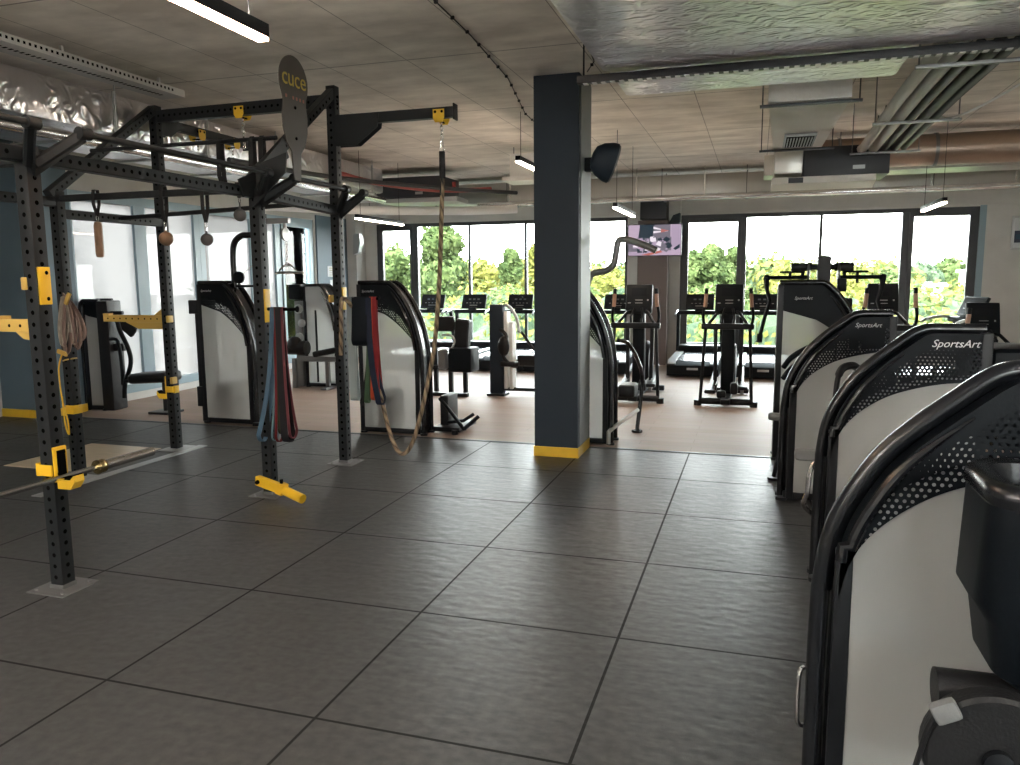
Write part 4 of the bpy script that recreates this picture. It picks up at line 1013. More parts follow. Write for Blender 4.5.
# barbell
t = thing('barbell', 'steel barbell resting low in J-hooks across the left side of the rig', 'barbell', (-2.92, .0, .651))
BY = -.19; X0, ZB = -2.925, .638
m = MB(); m.cyl((X0, BY-.66, ZB), (X0, BY+1.12, ZB), .0145, 16); m.build('shaft', 'chrome', t, t.location)
for s in (-1, 1):
    c = BY+.23+s*.89
    m = MB(); m.lathe([(.016, 0), (.040, 0), (.040, s*.012), (.034, s*.016), (.034, s*.03), (.038, s*.034), (.038, s*.045), (.026, s*.05)], (X0, c, ZB), 'y', 20); m.build('collar', mat('brass', (.55, .42, .2), .25, 1.), t, t.location)
    m = MB(); m.lathe([(.027, s*.05), (.027, s*.42), (.022, s*.425), (.012, s*.426)], (X0, c, ZB), 'y', 20); m.build('sleeve', 'steel', t, t.location)
# landmine attachment
t = thing('landmine_attachment', 'yellow landmine tube lying at the foot of the middle rig post', 'attachment', (-2.9, 2.6, .03))
m = MB(); m.beam((-3.09, 2.60, .13), (-2.86, 2.55, .095), .05, .075, bev=.006); m.cyl((-3.06, 2.57, .125), (-3.055, 2.545, .125), .016, 10, 1); m.build('bracket', ['yellow', 'void'], t, t.location)
m = MB(); m.beam((-2.87, 2.552, .10), (-2.80, 2.536, .088), .075, .085, bev=.006); m.cyl((-2.835, 2.545, .10), (-2.835, 2.545, .165), .014, 8, 1); m.build('hinge', ['yellow', 'void'], t, t.location)
m = MB(); a, b = V((-2.82, 2.54, .088)), V((-2.62, 2.49, .045)); d = (b-a).normalized()
m.tube([a, b, b, a+d*.05], [.036, .036, .027, .027], 20); m.build('tube', 'yellow', t, t.location)
# suspension trainer
t = thing('suspension_trainer', 'tangle of grey-brown straps with yellow buckles hung on the inner left rig post', 'straps', (RXB+.1, 2.60, 1.1))
pts0 = V((RXB+.06, 2.585, 1.55))
for i, (dx, dz, dy, mm) in enumerate(((-.03, -.40, -.03, 'canvas'), (.02, -.46, -.045, 'brown_cloth'), (.07, -.38, -.02, 'canvas'), (.12, -.42, -.035, 'brown_cloth'), (.16, -.34, -.015, 'brown_cloth'))):
    P = [pts0, pts0+V((dx*.6+.02, -.03, -.10)), pts0+V((dx, dy, dz*.7)), pts0+V((dx+.02, dy, dz)), pts0+V((dx+.05, dy*.6, dz*.8)), pts0+V((dx*.5+.05, .0, -.12)), pts0+V((.02, .01, -.01))]
    m = MB(); m.ribbon(smooth_path(P, 4), .075, .005, (.9, -.4, 0)); m.build('strap_loop', mm, t, t.location)
m = MB(); m.box(pts0+V((.10, -.05, -.02)), (.03, .02, .10), Euler((0, .5, 0)), bev=.004); m.box(pts0+V((.0, -.05, -.46)), (.10, .02, .035), Euler((0, .3, 0)), bev=.004); m.build('buckle', 'amber', t, t.location)
m = MB(); m.tube(smooth_path([pts0+V((-.02, -.03, -.46)), (RXB-.02, 2.56, .95), (RXB+.0, 2.55, .7), (RXB+.03, 2.56, .52), (RXB+.02, 2.57, .40), (RXB-.01, 2.57, .48), (RXB-.02, 2.57, .72)], 5), .006, 8); m.build('cord', 'yellow', t, t.location)
m = MB(); m.box((RXB, 2.66, .60), (.09, .095, .075), bev=.006)
b_ = m.build('clamp_collar', 'yellow', None, (RXB, 2.66, .60)); tag(b_, 'yellow clamp collar around the inner left rig post, low down', 'clamp')
m = MB(); m.tube([(RXB+.045*math.cos(a)*1.12, 2.66+.045*math.sin(a)*1.12, 1.02+.012*math.cos(a)) for a in [2*PI*i/20 for i in range(20)]], .006, 6, closed=True)
tag(m.build('cord_loop', 'amber', None, (RXB, 2.66, 1.02)), 'thin amber cord tied around the inner left rig post', 'cord')
# ------------------------------------------------------------------ weight-stack machines
PROF_M = [(0, 0), (0, .30), (0, .54), (.03, .64), (.085, .715), (.23, .81), (.46, .905), (.62, .978), (.71, 1.0), (1, 1.0)]
PROF_L = [(0, 0), (0, .30), (.01, .52), (.045, .63), (.12, .755), (.23, .86), (.36, .945), (.48, .995), (.56, 1.0), (1, 1.0)]
PROF_S = [(0, 0), (0, .30), (.0, .60), (.03, .68), (.12, .77), (.25, .86), (.42, .95), (.52, .995), (.60, 1.0), (1, 1.0)]
def weight_machine(label, x, y, W, Hh, prof=PROF_M, curve_left=True, D=None, rz=0., logo=None, group='weight-stack machines', slab=True, dots=True):
    """local frame: origin at front corner of the curved side (curve_left) or of the straight side; front faces -y"""
    t = thing('weight_machine', label, 'gym machine', (x, y, 0), rz, group)
    fat = curve_left and prof is PROF_M
    D = D or (.17 if fat else .30)
    X = (lambda u: u) if curve_left else (lambda u: W-u)
    # outer profile: straight part, then smoothed curve
    if fat:      # measured outline, in metres
        k = Hh/1.395; pk = [(0, 0), (0, .5), (.004, .70), (.020, .83), (.045, .925), (.09, 1.02), (.16, 1.13), (.25, 1.222), (.345, 1.303), (.43, 1.370), (.49, 1.393), (.55, 1.395), (W, 1.395)]
        pp = [V((u, 0, z*k)) for u, z in pk]; last = pp[-1]; P = smooth_path(pp[2:12], 4); jz = .835*k
        ak = smooth_path([V((.074, 0, .845*k)), V((.16, 0, .940*k)), V((.24, 0, 1.005*k)), V((.33, 0, 1.055*k)), V((.45, 0, 1.095*k)), V((.58, 0, 1.122*k)), V((W-.05, 0, 1.135*k))], 8)
        Lp = [0]
        for q0, q1 in zip(P, P[1:]+[last]): Lp.append(Lp[-1]+(q1-q0).length)
        arcp = []
        for q in Lp:
            f = (q/Lp[-1])**.86*(len(ak)-1); i0 = min(int(f), len(ak)-2); arcp.append(ak[i0].lerp(ak[i0+1], f-i0))
    else:
        pp = [V((u*W, 0, z*Hh)) for u, z in prof]; last = pp[9]
        P = smooth_path(pp[2:9], 4); jz = prof[3][1]*Hh
        arcp = []
        for p in P+[last]:
            f = max(0., min(1., (p.x/W))); arcp.append(V((.078+(W-.125)*f, 0, jz-.03+(.865*Hh-jz)*(1-(1-f)**1.9))))
    outer = [pp[0], pp[1]]+P+[last]
    top = [V((min(max(p.x+.03, .045), W-.03), 0, min(p.z-.012, Hh-.02))) for p in P+[last]]
    def L(p, yy): return (X(p.x), yy, p.z)
    # cover sheets, solid above and perforated near the lower arc
    m = MB()
    for yy in (.0, D):
        for i in range(len(top)-1):
            a, b, c, d = top[i], top[i+1], arcp[i+1], arcp[i]
            if (a-d).length < .01 and (b-c).length < .01: continue
            ts = [0, .30, .62, .93, 1.]
            for k in range(4):
                q = [a.lerp(d, ts[k]), b.lerp(c, ts[k]), b.lerp(c, ts[k+1]), a.lerp(d, ts[k+1])]
                fi = i/len(top)
                perf = dots and ((k == 2 and .06 < fi < .98) or (k == 1 and fat and .25 < fi < .98))
                vs = [L(p, yy) for p in q]
                try: m.poly(vs, 1 if perf else 0)
                except ValueError: pass
    # rim closing the sheets along the top
    for i in range(len(top)-1):
        m.poly([L(top[i], 0), L(top[i+1], 0), L(top[i+1], D), L(top[i], D)], 0)
    bmesh.ops.remove_doubles(m.bm, verts=m.bm.verts[:], dist=1e-5)
    cov = m.build('cover', ['plastic', 'perf'], t, None, 30)
    # bead along the cover's lower-outer edge
    for yy in (-.004, D+.004):
        bead = [q for q in P[2:] if q.x < W*.42]; B_ = []
        if fat: B_ = [V((.048, 0, jz-.015)), V((.052, 0, jz+.03))]; bead = [q for q in P if .03 < q.x < .36]
        for i, q in enumerate(bead):
            tn = (bead[min(i+1, len(bead)-1)]-bead[max(i-1, 0)]).normalized(); nn = V((tn.z, 0, -tn.x)); B_.append(q+nn*(.046 if fat else .055))
        m = MB(); m.tube([L(q, yy) for q in B_], [.019-.015*max(0, i/(len(B_)-1)-.55)/.45 for i in range(len(B_))], 10); m.build('cover_bead', 'gloss', t)
    # curved outer frame and inner post
    m = MB()
    for yy in ((D/2,) if fat else (.02, D-.02)): m.tube([L(p, yy) for p in outer[:-1]]+[L(last-V((.02, 0, 0)), yy)], .031 if fat else .026, 14)
    o2 = [V((p.x+.004, 0, p.z-.004)) for p in outer]
    for i in range(0 if fat else len(o2)-1): m.poly([L(o2[i], .02), L(o2[i+1], .02), L(o2[i+1], D-.02), L(o2[i], D-.02)])
    m.build('frame', 'gloss', t, None, 50)
    for yy in (.012, D-.012):
        m = MB(); m.box((X(.058), yy, (jz+.01)/2+.01), (.050, .024, jz+.01), bev=.006); m.build('post', 'black', t)
    m = MB(); m.box((X(W-.025), D/2, Hh/2), (.05, D+.004, Hh-.03), bev=.006); m.build('rear_post', 'black', t)
    m = MB(); m.box((W/2, D/2, .035), (W-.02, D-.02, .05), bev=.006)
    m.build('base', 'black', t)
    for u in (.0, W-.03):
        for yy in (.02, D-.02):
            m = MB(); m.cyl((X(u), yy, .0), (X(u), yy, .022), .04, 14); m.build('foot', 'black', t)
    # shroud panels
    for yy in (.008, D-.008):
        m = MB()
        for i in range(len(arcp)-1):
            a, b = arcp[i], arcp[i+1]
            if b.x-a.x < 1e-4: continue
            m.poly([(X(a.x), yy, .065), (X(b.x), yy, .065), L(b+V((0, 0, .015)), yy), L(a+V((0, 0, .015)), yy)])
        bmesh.ops.remove_doubles(m.bm, verts=m.bm.verts[:], dist=1e-5)
        m.build('shroud_panel', 'panel', t)
    if slab:
        m = MB(); n = 13; cx = X(W*.58)
        for i in range(n): m.box((cx, D/2, .10+i*.031), (W*.36, .11, .026), bev=.003)
        for s in (-1, 1): m.cyl((cx+s*W*.11, D/2, .06), (cx+s*W*.11, D/2, Hh*.86), .010, 10, 1)
        m.cyl((cx, D/2, .48), (cx, D/2, Hh*.88), .006, 8, 1)
        m.build('weight_stack', ['plastic', 'steel'], t)
    if logo:
        s, uu, zz = logo
        o = text_mesh('lettering', 'SportsArt', s, 'logo', cov, (X(uu*W), -.003, zz*Hh), .001, .35)
        o['label'] = 'white lettering'
    return t, X
YM = 0.

# three machines along the right edge, nearest first
t, X = weight_machine('nearest tall machine at the right, its black arched cover filling the right edge', .785, .0, .95, 1.40, logo=None)
m = MB(); m.tube(smooth_path([(-.035, .1, .42), (-.05, .08, .40), (-.05, .08, .25), (-.03, .1, .22)], 5), .008, 8); m.build('grab_handle', 'chrome', t)
t, X = weight_machine('middle machine of the right row, lettering large and clear on its cover', .925, 1.98, .775, 1.392, logo=(.054, .78, .95))
m = MB(); m.box((.99, .40, 1.03), (.36, .46, .52), bev=.05, seg=3); m.build('rear_housing', 'plastic', t)
m = MB(); m.cyl((.86, .5, .0), (.86, .5, .8), .03, 12); m.box((1.0, .45, .02), (.3, .4, .04), bev=.01); m.build('rear_support', 'black', t)
m = MB(); m.box((-.065, .14, .68), (.13, .09, .06), bev=.025, seg=3); m.build('roller_pad', 'grey_pad', t)
m = MB(); m.tube(smooth_path([(-.02, .12, .66), (-.05, .10, .58), (-.055, .10, .48), (-.07, .12, .40), (-.02, .14, .34)], 6), .014, 8); m.build('pad_lever', 'chrome', t)
t, X = weight_machine('far machine of the right row, its arched cover overlapping the pulldown machine', .788, 3.60, .725, 1.395, logo=(.043, .74, .945))
m = MB(); m.box((-.04, .20, .60), (.14, .08, .055), bev=.022, seg=3); m.build('roller_pad', 'grey_pad', t)
m = MB(); m.tube([(.02, .25, .60), (.0, .5, .3), (-.04, .62, .03)], .018, 10); m.cyl((-.04, .62, 0), (-.04, .62, .02), .05, 12); m.build('brace', 'black', t)
m = MB()
for dz in (0, -.09): m.tube(smooth_path([(.0, .5, .95+dz), (.05, .45, 1.03+dz), (.14, .40, 1.10+dz), (.26, .38, 1.16+dz*.7), (.36, .40, 1.19+dz*.6)], 6), .022, 10)
m.build('lever_arm', 'plastic', t)
m = MB(); m.tube(smooth_path([(.30, -.42, .72), (.30, -.46, .82), (.31, -.46, .98), (.34, -.42, 1.05), (.40, -.38, 1.07), (.44, -.34, 1.05)], 6), [.018]*14+[.026]*17, 10)
m.tube([(.30, -.42, .72), (.32, -.2, .60), (.36, .02, .52)], .018, 10); m.tube([(.30, -.42, .72), (.30, -.42, .02)], .020, 10); m.cyl((.30, -.42, 0), (.30, -.42, .02), .05, 12); m.build('hand_lever', 'vinyl', t)
# pulldown machine behind them
t, X = weight_machine('tall pulldown machine behind the right row, with two bent arms spread at its head', .745, 4.95, .76, 1.61, PROF_L, False, logo=(.037, .72, .915), dots=False)
m = MB(); m.box((.40, .40, 1.2), (.115, .13, 1.30), bev=.02, seg=2); m.build('tower', 'black', t)
m = MB(); m.box((.40, .40, .02), (.4, .6, .04), bev=.008); m.box((.40, .40, .3), (.09, .10, .56), bev=.01); m.build('tower_base', 'black', t)
m = MB(); m.cyl((.12, .48, 1.75), (.66, .48, 1.75), .028, 14); m.cyl((.12, .48, 1.75), (.30, .48, 1.75), .04, 14); m.cyl((.50, .48, 1.75), (.66, .48, 1.75), .04, 14); m.build('pivot_shaft', 'vinyl', t)
for s in (-1, 1):
    m = MB(); m.lathe([(.055, -.012), (.10, -.006), (.10, .006), (.055, .012)], (.40+s*.13, .42, 1.68), 'x', 24); m.build('pulley', 'grey_metal', t)
for s in (-1, 1):
    cx = .40+s*.0
    m = MB(); m.tube([(cx+s*.14, .40, 1.655), (cx+s*.47, .38, 1.655), (cx+s*.50, .37, 1.64), (cx+s*.49, .36, 1.54), (cx+s*.46, .34, 1.44), (cx+s*.50, .30, 1.30), (cx+s*.54, .26, 1.12)], [.019, .019, .028, .018, .018, .018, .018], 10)
    m.ball((cx+s*.495, .37, 1.65), .034, n=10); m.cyl((cx+s*.54, .26, 1.13), (cx+s*.545, .24, 1.06), .028, 10); m.build('press_arm', 'plastic', t)
    m = MB(); m.tube([(cx+s*.16, .42, 1.705), (cx+s*.38, .42, 1.705)], .010, 8); m.cyl((cx+s*.29, .42, 1.71), (cx+s*.29, .42, 1.60), .013, 8); m.cyl((cx+s*.18, .42, 1.70), (cx+s*.18, .42, 1.61), .016, 8); m.build('linkage', 'plastic', t)
m = MB(); m.box((.62, .62, 1.36), (.12, .08, .20), bev=.02); m.box((.55, .30, 1.585), (.08, .05, .12), bev=.01); m.build('guard', 'plastic', t)
# low-left machine: front panel, arch tube and cable mast
t, X = weight_machine('cable machine with a tall bent tube, left of the middle rig post', -5.63, 5.15, .72, 1.64, PROF_L, False, .26, logo=(.036, .82, .945))
m = MB(); m.tube(smooth_path([(.40, .17, 1.55), (.40, .17, 1.95), (.43, .17, 2.10), (.52, .17, 2.17), (.62, .17, 2.18), (.80, .17, 2.18)], 6), .036, 12); m.build('bent_tube', 'gloss', t)
m = MB(); m.span((.76, .08, .04), (.80, .14, 2.40), bev=.006); m.span((.76, .22, .04), (.80, .28, 2.40), bev=.006); m.span((.76, .08, 2.34), (.80, .28, 2.42), bev=.006); m.span((.70, -.05, 0), (.86, .40, .04), bev=.006); m.build('cable_mast', 'black', t)
m = MB(); m.cyl((.825, .10, .10), (.825, .10, 1.0), .006, 8); m.cyl((.815, .18, .05), (.815, .18, 2.35), .005, 6); m.tube([(.78, .15, 1.92), (.46, .15, 1.68)], .004, 6); m.build('cable', 'steel', t)
m = MB(); m.lathe([(.03, -.02), (.07, -.012), (.07, .012), (.03, .02)], (.48, .15, 1.70), 'y', 18); m.tube([(.42, .17, 1.60), (.78, .17, 1.60)], .014, 8); m.build('pulley', 'plastic', t)
m = MB(); m.tube(smooth_path([(.80, .12, 1.40), (.86, .05, 1.28), (.88, .0, 1.10), (.86, .02, .95)], 5), .020, 8); m.box((.82, .12, .86), (.05, .07, .14), bev=.01); m.build('lever_arm', 'plastic', t)
m = MB(); m.span((-.17, .05, 1.28), (-.04, .20, 1.44), bev=.01); m.span((-.11, .08, .2), (-.05, .14, 1.30), bev=.004); m.span((-.13, .06, .18), (-.03, .2, .42), bev=.01); m.cyl((-.08, .11, 0), (-.08, .11, .2), .02, 8); m.build('side_post', 'black', t)
m = MB(); m.span((.78, .18, 2.30), (1.14, .24, 2.36), bev=.006); m.tube([(1.08, .21, 2.30), (1.08, .21, 2.2)], .02, 8); m.lathe([(.02, -.02), (.075, -.012), (.075, .012), (.02, .02)], (1.08, .21, 2.18), 'x', 18); m.build('head_pulley', 'silver', t)
m = MB()
for i in range(9):
    q = V((1, 0, 0)) if i % 2 else V((0, 1, 0))
    m.tube([V((1.09, .21, 2.08-i*.035))+q*.010*math.cos(a)+V((0, 0, .022*math.sin(a))) for a in [2*PI*j/8 for j in range(8)]], .004, 5, closed=True)
m.build('chain', 'chrome', t)
m = MB(); m.tube(smooth_path([(.93, .21, 1.74), (.98, .21, 1.75), (1.25, .21, 1.75), (1.30, .21, 1.73)], 4), .014, 8); m.tube(smooth_path([(.98, .21, 1.77), (1.05, .21, 1.83), (1.13, .21, 1.83), (1.20, .21, 1.77)], 4), .010, 8); m.build('pull_handle', 'chrome', t)
# machine with levers, behind the bands
t, X = weight_machine('machine with low lever pegs, right of the bands on the rear rig post', -3.545, 5.12, .745, 1.63, PROF_L, False, .24, logo=(.036, .82, .945))
m = MB(); m.tube([(.82, .30, .36), (.95, .20, .28), (1.22, -.02, .10)], .020, 8); m.tube([(1.22, -.02, .10), (1.34, .1, .22)], .022, 8); m.tube([(.95, .2, .12), (1.16, .12, .16), (1.24, .22, .22)], .018, 8); m.build('lever_arm', 'plastic', t)
m = MB(); m.box((.95, .42, .05), (.30, .55, .05), bev=.01); m.box((.88, .42, .22), (.10, .30, .36), bev=.02); m.cyl((1.05, .15, 0), (1.05, .15, .05), .035, 10); m.build('lever_base', 'black', t)
# machine behind the column, with a high S-shaped arm
t, X = weight_machine('narrow machine peeking out right of the navy column, with a high S-shaped arm', -1.49, 5.18, .70, 1.56, PROF_L, False, logo=None)
m = MB(); m.tube(smooth_path([(.38, .30, 1.55), (.44, .30, 1.70), (.58, .31, 1.735), (.66, .32, 1.80), (.685, .32, 1.92), (.70, .33, 2.02), (.74, .34, 2.05), (.84, .35, 2.03), (1.0, .36, 1.97), (1.08, .36, 1.93)], 6), .034, 12); m.build('high_arm', 'grey_metal', t)
m = MB(); m.tube(smooth_path([(.70, .40, 1.02), (.78, .55, .98), (.86, .70, .80), (.90, .80, .55), (.86, .74, .02)], 6), .022, 10); m.cyl((.86, .74, 0), (.86, .74, .02), .06, 12); m.build('seat_rail', 'gloss', t)
m = MB(); m.tube([(.69, -.04, .02), (.69, -.04, .14), (.72, .02, .17), (.87, .70, .25)], .022, 8); m.build('foot_rail', 'silver', t)
m = MB(); m.box((.78, .60, .48), (.18, .3, .14), bev=.04, seg=3); m.build('pad', 'vinyl', t)
# left: machine beside the window, seen against the light
t, X = weight_machine('dark machine at the left window with a brushed panel, beside the inner left rig post', -7.75, 5.5, .30, 1.42, [(0, 0), (0, .3), (.01, .8), (.02, .9), (.04, .95), (.08, .98), (.15, .995), (.2, 1.), (.3, 1), (1, 1)], True, .30, math.radians(8), group='weight-stack machines', dots=False)
m = MB(); m.span((.26, -.02, 0), (.42, .26, 1.42), bev=.02); m.build('column', 'vinyl', t)
m = MB(); m.tube(smooth_path([(.72, .0, 1.26), (.86, -.06, 1.24), (.90, -.05, 1.05), (1.0, -.05, .82), (1.02, -.05, .62), (.92, -.05, .36), (.90, -.05, .18)], 6), .028, 10); m.tube(smooth_path([(.72, 0, .93), (.84, -.02, .90), (.87, -.02, .6), (.87, -.02, .34)], 5), .024, 10); m.cyl((.80, -.05, 1.27), (.96, -.05, 1.27), .024, 10); m.bm.transform(Matrix.Translation((-.30, 0, 0))); m.build('press_arm', 'plastic', t)
m = MB(); m.box((.90, .10, 1.08), (.26, .06, .14), Euler((0, .7, 0)), bev=.025, seg=3); m.box((.78, .1, .82), (.16, .10, .10), bev=.02); m.bm.transform(Matrix.Translation((-.30, 0, 0))); m.build('arm_pad', 'vinyl', t)
t = thing('bench_pad', 'black oval bench pad on a short arm at the far left, low by the rig', 'bench', (-6.62, 5.5, 0))
m = MB(); m.box((0, 0, .47), (.58, .34, .13), Euler((0, -.07, 0)), bev=.06, seg=4); m.box((0, -.171, .475), (.50, .004, .008), Euler((0, -.07, 0)), 0); m.build('cushion', 'vinyl', t)
m = MB(); m.tube([(-.48, .02, .40), (-.30, 0, .42), (-.1, 0, .42)], .024, 10); m.cyl((.05, .10, .02), (.05, .10, .42), .03, 10); m.box((.05, .10, .015), (.3, .3, .03), bev=.008); m.build('support', 'black', t)

# multi-pulley machine with a bench, back left
t, X = weight_machine('silver-grey multi-pulley machine with a padded bench, in the back left', -6.15, 8.2, .60, 1.58, PROF_L, False, .3, logo=None, dots=False, slab=False)
for o in t.children:
    if o.name.startswith('cover') and not o.name.startswith('cover_bead'): o.data.materials[0] = M['silver']
m = MB(); m.span((-.16, .0, 0), (-.04, .12, 1.34), bev=.01); m.build('pulley_column', 'grey_metal', t)
m = MB(); m.box((-.12, .04, 1.48), (.20, .2, .24), bev=.03); m.build('head', 'plastic', t)
for i, (z, r) in enumerate(((1.22, .07), (1.0, .06), (.78, .07))):
    m = MB(); m.lathe([(.02, -.03), (r, -.018), (r, .018), (.02, .03)], (-.05+.05*(i % 2), -.06, z), 'y', 16); m.build('pulley', 'silver', t)
m = MB(); m.cyl((-.22, -.10, .62), (.10, -.10, .62), .11, 18); m.ball((-.1, -.12, .68), .12, n=12); m.build('roller_pad', 'vinyl', t)
m = MB(); m.box((.62, -.15, .60), (.62, .34, .09), Euler((0, -.2, 0)), bev=.035, seg=3); m.build('bench_pad', 'vinyl', t)
m = MB(); m.beam((.0, -.15, .46), (.8, -.15, .46), .06, .08); m.beam((.48, -.15, 0), (.48, -.15, .44), .06, .06); m.beam((.85, -.15, 0), (.85, -.15, .46), .06, .06); m.box((.48, -.15, .015), (.1, .3, .03)); m.box((.85, -.15, .015), (.1, .3, .03)); m.beam((-.1, -.15, 0), (-.1, -.15, .46), .06, .06); m.build('bench_frame', 'grey_metal', t)
m = MB(); m.span((.2, -.01, .08), (.23, .005, 1.2), bev=.004); m.build('guide_rail', 'black', t)
# slim tower left of the column
t = thing('weight_machine', 'slim dark tower machine with pale side panel, just left of the navy column', 'gym machine', (-3.05, 8.05, 0), 0, 'weight-stack machines')
m = MB(); m.span((0, 0, .03), (.20, .16, 1.30), bev=.02); m.build('column', 'navy', t)
m = MB(); m.span((.21, .02, .10), (.26, .20, 1.20), bev=.008); m.span((.29, .02, .10), (.34, .20, 1.05), bev=.008); m.build('side_panel', 'white', t)
m = MB(); m.tube(smooth_path([(.20, .1, 1.30), (.30, .1, 1.24), (.38, .1, 1.10), (.42, .1, .90)], 5), .022, 10); m.build('frame', 'silver', t)
m = MB(); m.tube(smooth_path([(.18, -.04, .95), (.28, -.08, .86), (.24, -.10, .60), (.34, -.08, .46), (.44, -.06, .44)], 5), .026, 10); m.ball((.24, -.08, .72), .09, n=12, sc=(1, .8, 1.6)); m.box((.33, -.08, .47), (.26, .10, .07), bev=.02); m.build('lever_arm', 'vinyl', t)
m = MB(); m.box((.62, .25, .50), (.50, .28, .16), bev=.03); m.tube([(.42, .2, .90), (.60, .2, .66), (.80, .2, .62)], .022, 8); m.build('seat', 'vinyl', t)
m = MB(); m.box((.40, .1, .09), (.80, .05, .05), bev=.006); m.tube([(.78, .1, .09), (.84, .0, .0)], .03, 8); m.box((.84, .2, .2), (.06, .3, .4), bev=.01); m.box((.10, .08, .015), (.26, .26, .03), bev=.006); m.build('base', 'black', t)
# seated machine between the rope and that tower
t = thing('seated_machine', 'black seated machine with headrest and a grey roller, right of the hanging rope', 'gym machine', (-3.46, 8.0, 0))
m = MB(); m.box((-.25, .05, 1.02), (.27, .10, .22), bev=.04, seg=3); m.build('headrest', 'vinyl', t)
m = MB(); m.box((-.02, .10, .76), (.22, .16, .66), Euler((0, .08, 0)), bev=.05, seg=3); m.build('backrest', 'vinyl', t)
m = MB(); m.box((-.24, -.10, .52), (.12, .16, .30), bev=.05, seg=3); m.build('roller_pad', 'grey_pad', t)
m = MB(); m.box((.04, .0, .52), (.34, .36, .34), bev=.02); m.build('seat_box', 'plastic', t)
m = MB(); m.span((-.15, -.14, 0), (-.09, -.08, .60), bev=.006); m.span((-.02, .1, 0), (.04, .16, .5), bev=.006); m.span((-.48, .1, 0), (-.42, .16, .74), bev=.006); m.span((-.5, -.02, .36), (.1, .04, .42), bev=.006); m.span((-.50, .0, .68), (-.12, .06, .76), bev=.006); m.span((-.55, -.2, 0), (.15, -.1, .05), bev=.006); m.build('frame', 'black', t)
m = MB(); m.tube(smooth_path([(-.30, .02, .86), (-.14, -.04, .86), (-.08, -.05, .78), (-.12, -.06, .68)], 5), .016, 8); m.build('grip', 'silver', t)

# ------------------------------------------------------------------ treadmills facing the windows
GT = 'treadmills along the window wall'
def treadmill(label, x, y, rz=0.):
    t = thing('treadmill', label, 'treadmill', (x, y, 0), rz, GT)
    m = MB(); m.prism([(-.42, 0, .03), (-.42, 0, .20), (-.42, .10, .26), (-.42, 1.95, .28), (-.42, 2.0, .10), (-.42, 2.0, .03)], (.84, 0, 0)); m.build('base', 'plastic', t)
    m = MB(); m.span((-.09, -.006, .13), (.09, .0, .165)); m.build('nameplate', 'silver', t)
    m = MB(); m.prism([(-.27, .12, .266), (-.27, 1.55, .284), (-.27, 1.55, .288), (-.27, .12, .272)], (.54, 0, 0)); m.build('running_belt', 'belt', t)
    for s in (-1, 1):
        m = MB(); m.prism([(s*.28, .03, .235), (s*.28, .14, .285), (s*.28, 1.65, .305), (s*.28, 1.65, .27), (s*.28, .03, .22)], (s*.13, 0, 0)); m.build('side_rail', 'silver', t)
    m = MB(); m.box((0, 1.74, .33), (.80, .40, .16), bev=.06, seg=3); m.build('motor_hood', 'plastic', t)
    for s in (-1, 1):
        m = MB(); m.beam((s*.40, 1.66, .26), (s*.38, 1.50, 1.05), .06, .10, up=(0, 1, 0), bev=.015); m.build('upright', 'plastic', t)
        m = MB(); m.tube(smooth_path([(s*.38, 1.50, 1.02), (s*.39, 1.30, 1.06), (s*.39, 1.05, 1.02), (s*.39, .98, .98)], 4), .022, 10); m.build('handrail', 'silver', t)
    m = MB(); m.box((0, 1.46, 1.02), (.80, .16, .075), bev=.02); m.box((0, 1.38, 1.075), (.16, .06, .06), bev=.015); m.build('console_tray', 'plastic', t)
    m = MB(); m.box((0, 1.50, 1.21), (.50, .05, .30), Euler((-.45, 0, 0)), bev=.012)
    c = m.build('console', 'plastic', t)
    m = MB(); R = Euler((-.45, 0, 0)); ctr = V((0, 1.50, 1.21))
    def on(a, b, wd, hh, mi, k=0):
        q = R.to_matrix(); f = lambda u, v: ctr+q @ V((u, -.0262-.0004*k, v))
        m.poly([f(a-wd/2, b-hh/2), f(a+wd/2, b-hh/2), f(a+wd/2, b+hh/2), f(a-wd/2, b+hh/2)], mi)
    on(0, 0, .46, .26, 0); 
    for i in range(5): on(-.14+i*.07, -.04, .035, .012, 1, 1)
    for i in range(3): on(-.09+i*.09, .04, .05, .03, 2, 1)
    on(0, -.09, .16, .016, 1, 1)
    m.build('display', ['screen', 'grey_metal', 'belt'], c, None, 0)
    return t
tm = treadmill('leftmost treadmill, only its console tip showing above the lever machine', -5.69, 10.75)
for lab, x, y in (('treadmill in line with the hanging rope, second from the left', -4.80, 10.75),
                  ('treadmill left of the slim tower machine, third from the left', -3.84, 10.75),
                  ('treadmill half hidden by the left edge of the navy column', -2.93, 10.75),
                  ('treadmill in the gap just right of the navy column', -1.93, 10.75),
                  ('treadmill between the two cross trainers', -.42, 10.75),
                  ('treadmill right of the right cross trainer, left of the pulldown machine', .70, 10.75)):
    copy_thing(tm, (x, y, 0), 0, lab, GT)
copy_thing(tm, (2.15, 9.75, 0), math.radians(-68), 'turned treadmill on the right with its handrail reaching left, before the rightmost window', GT)

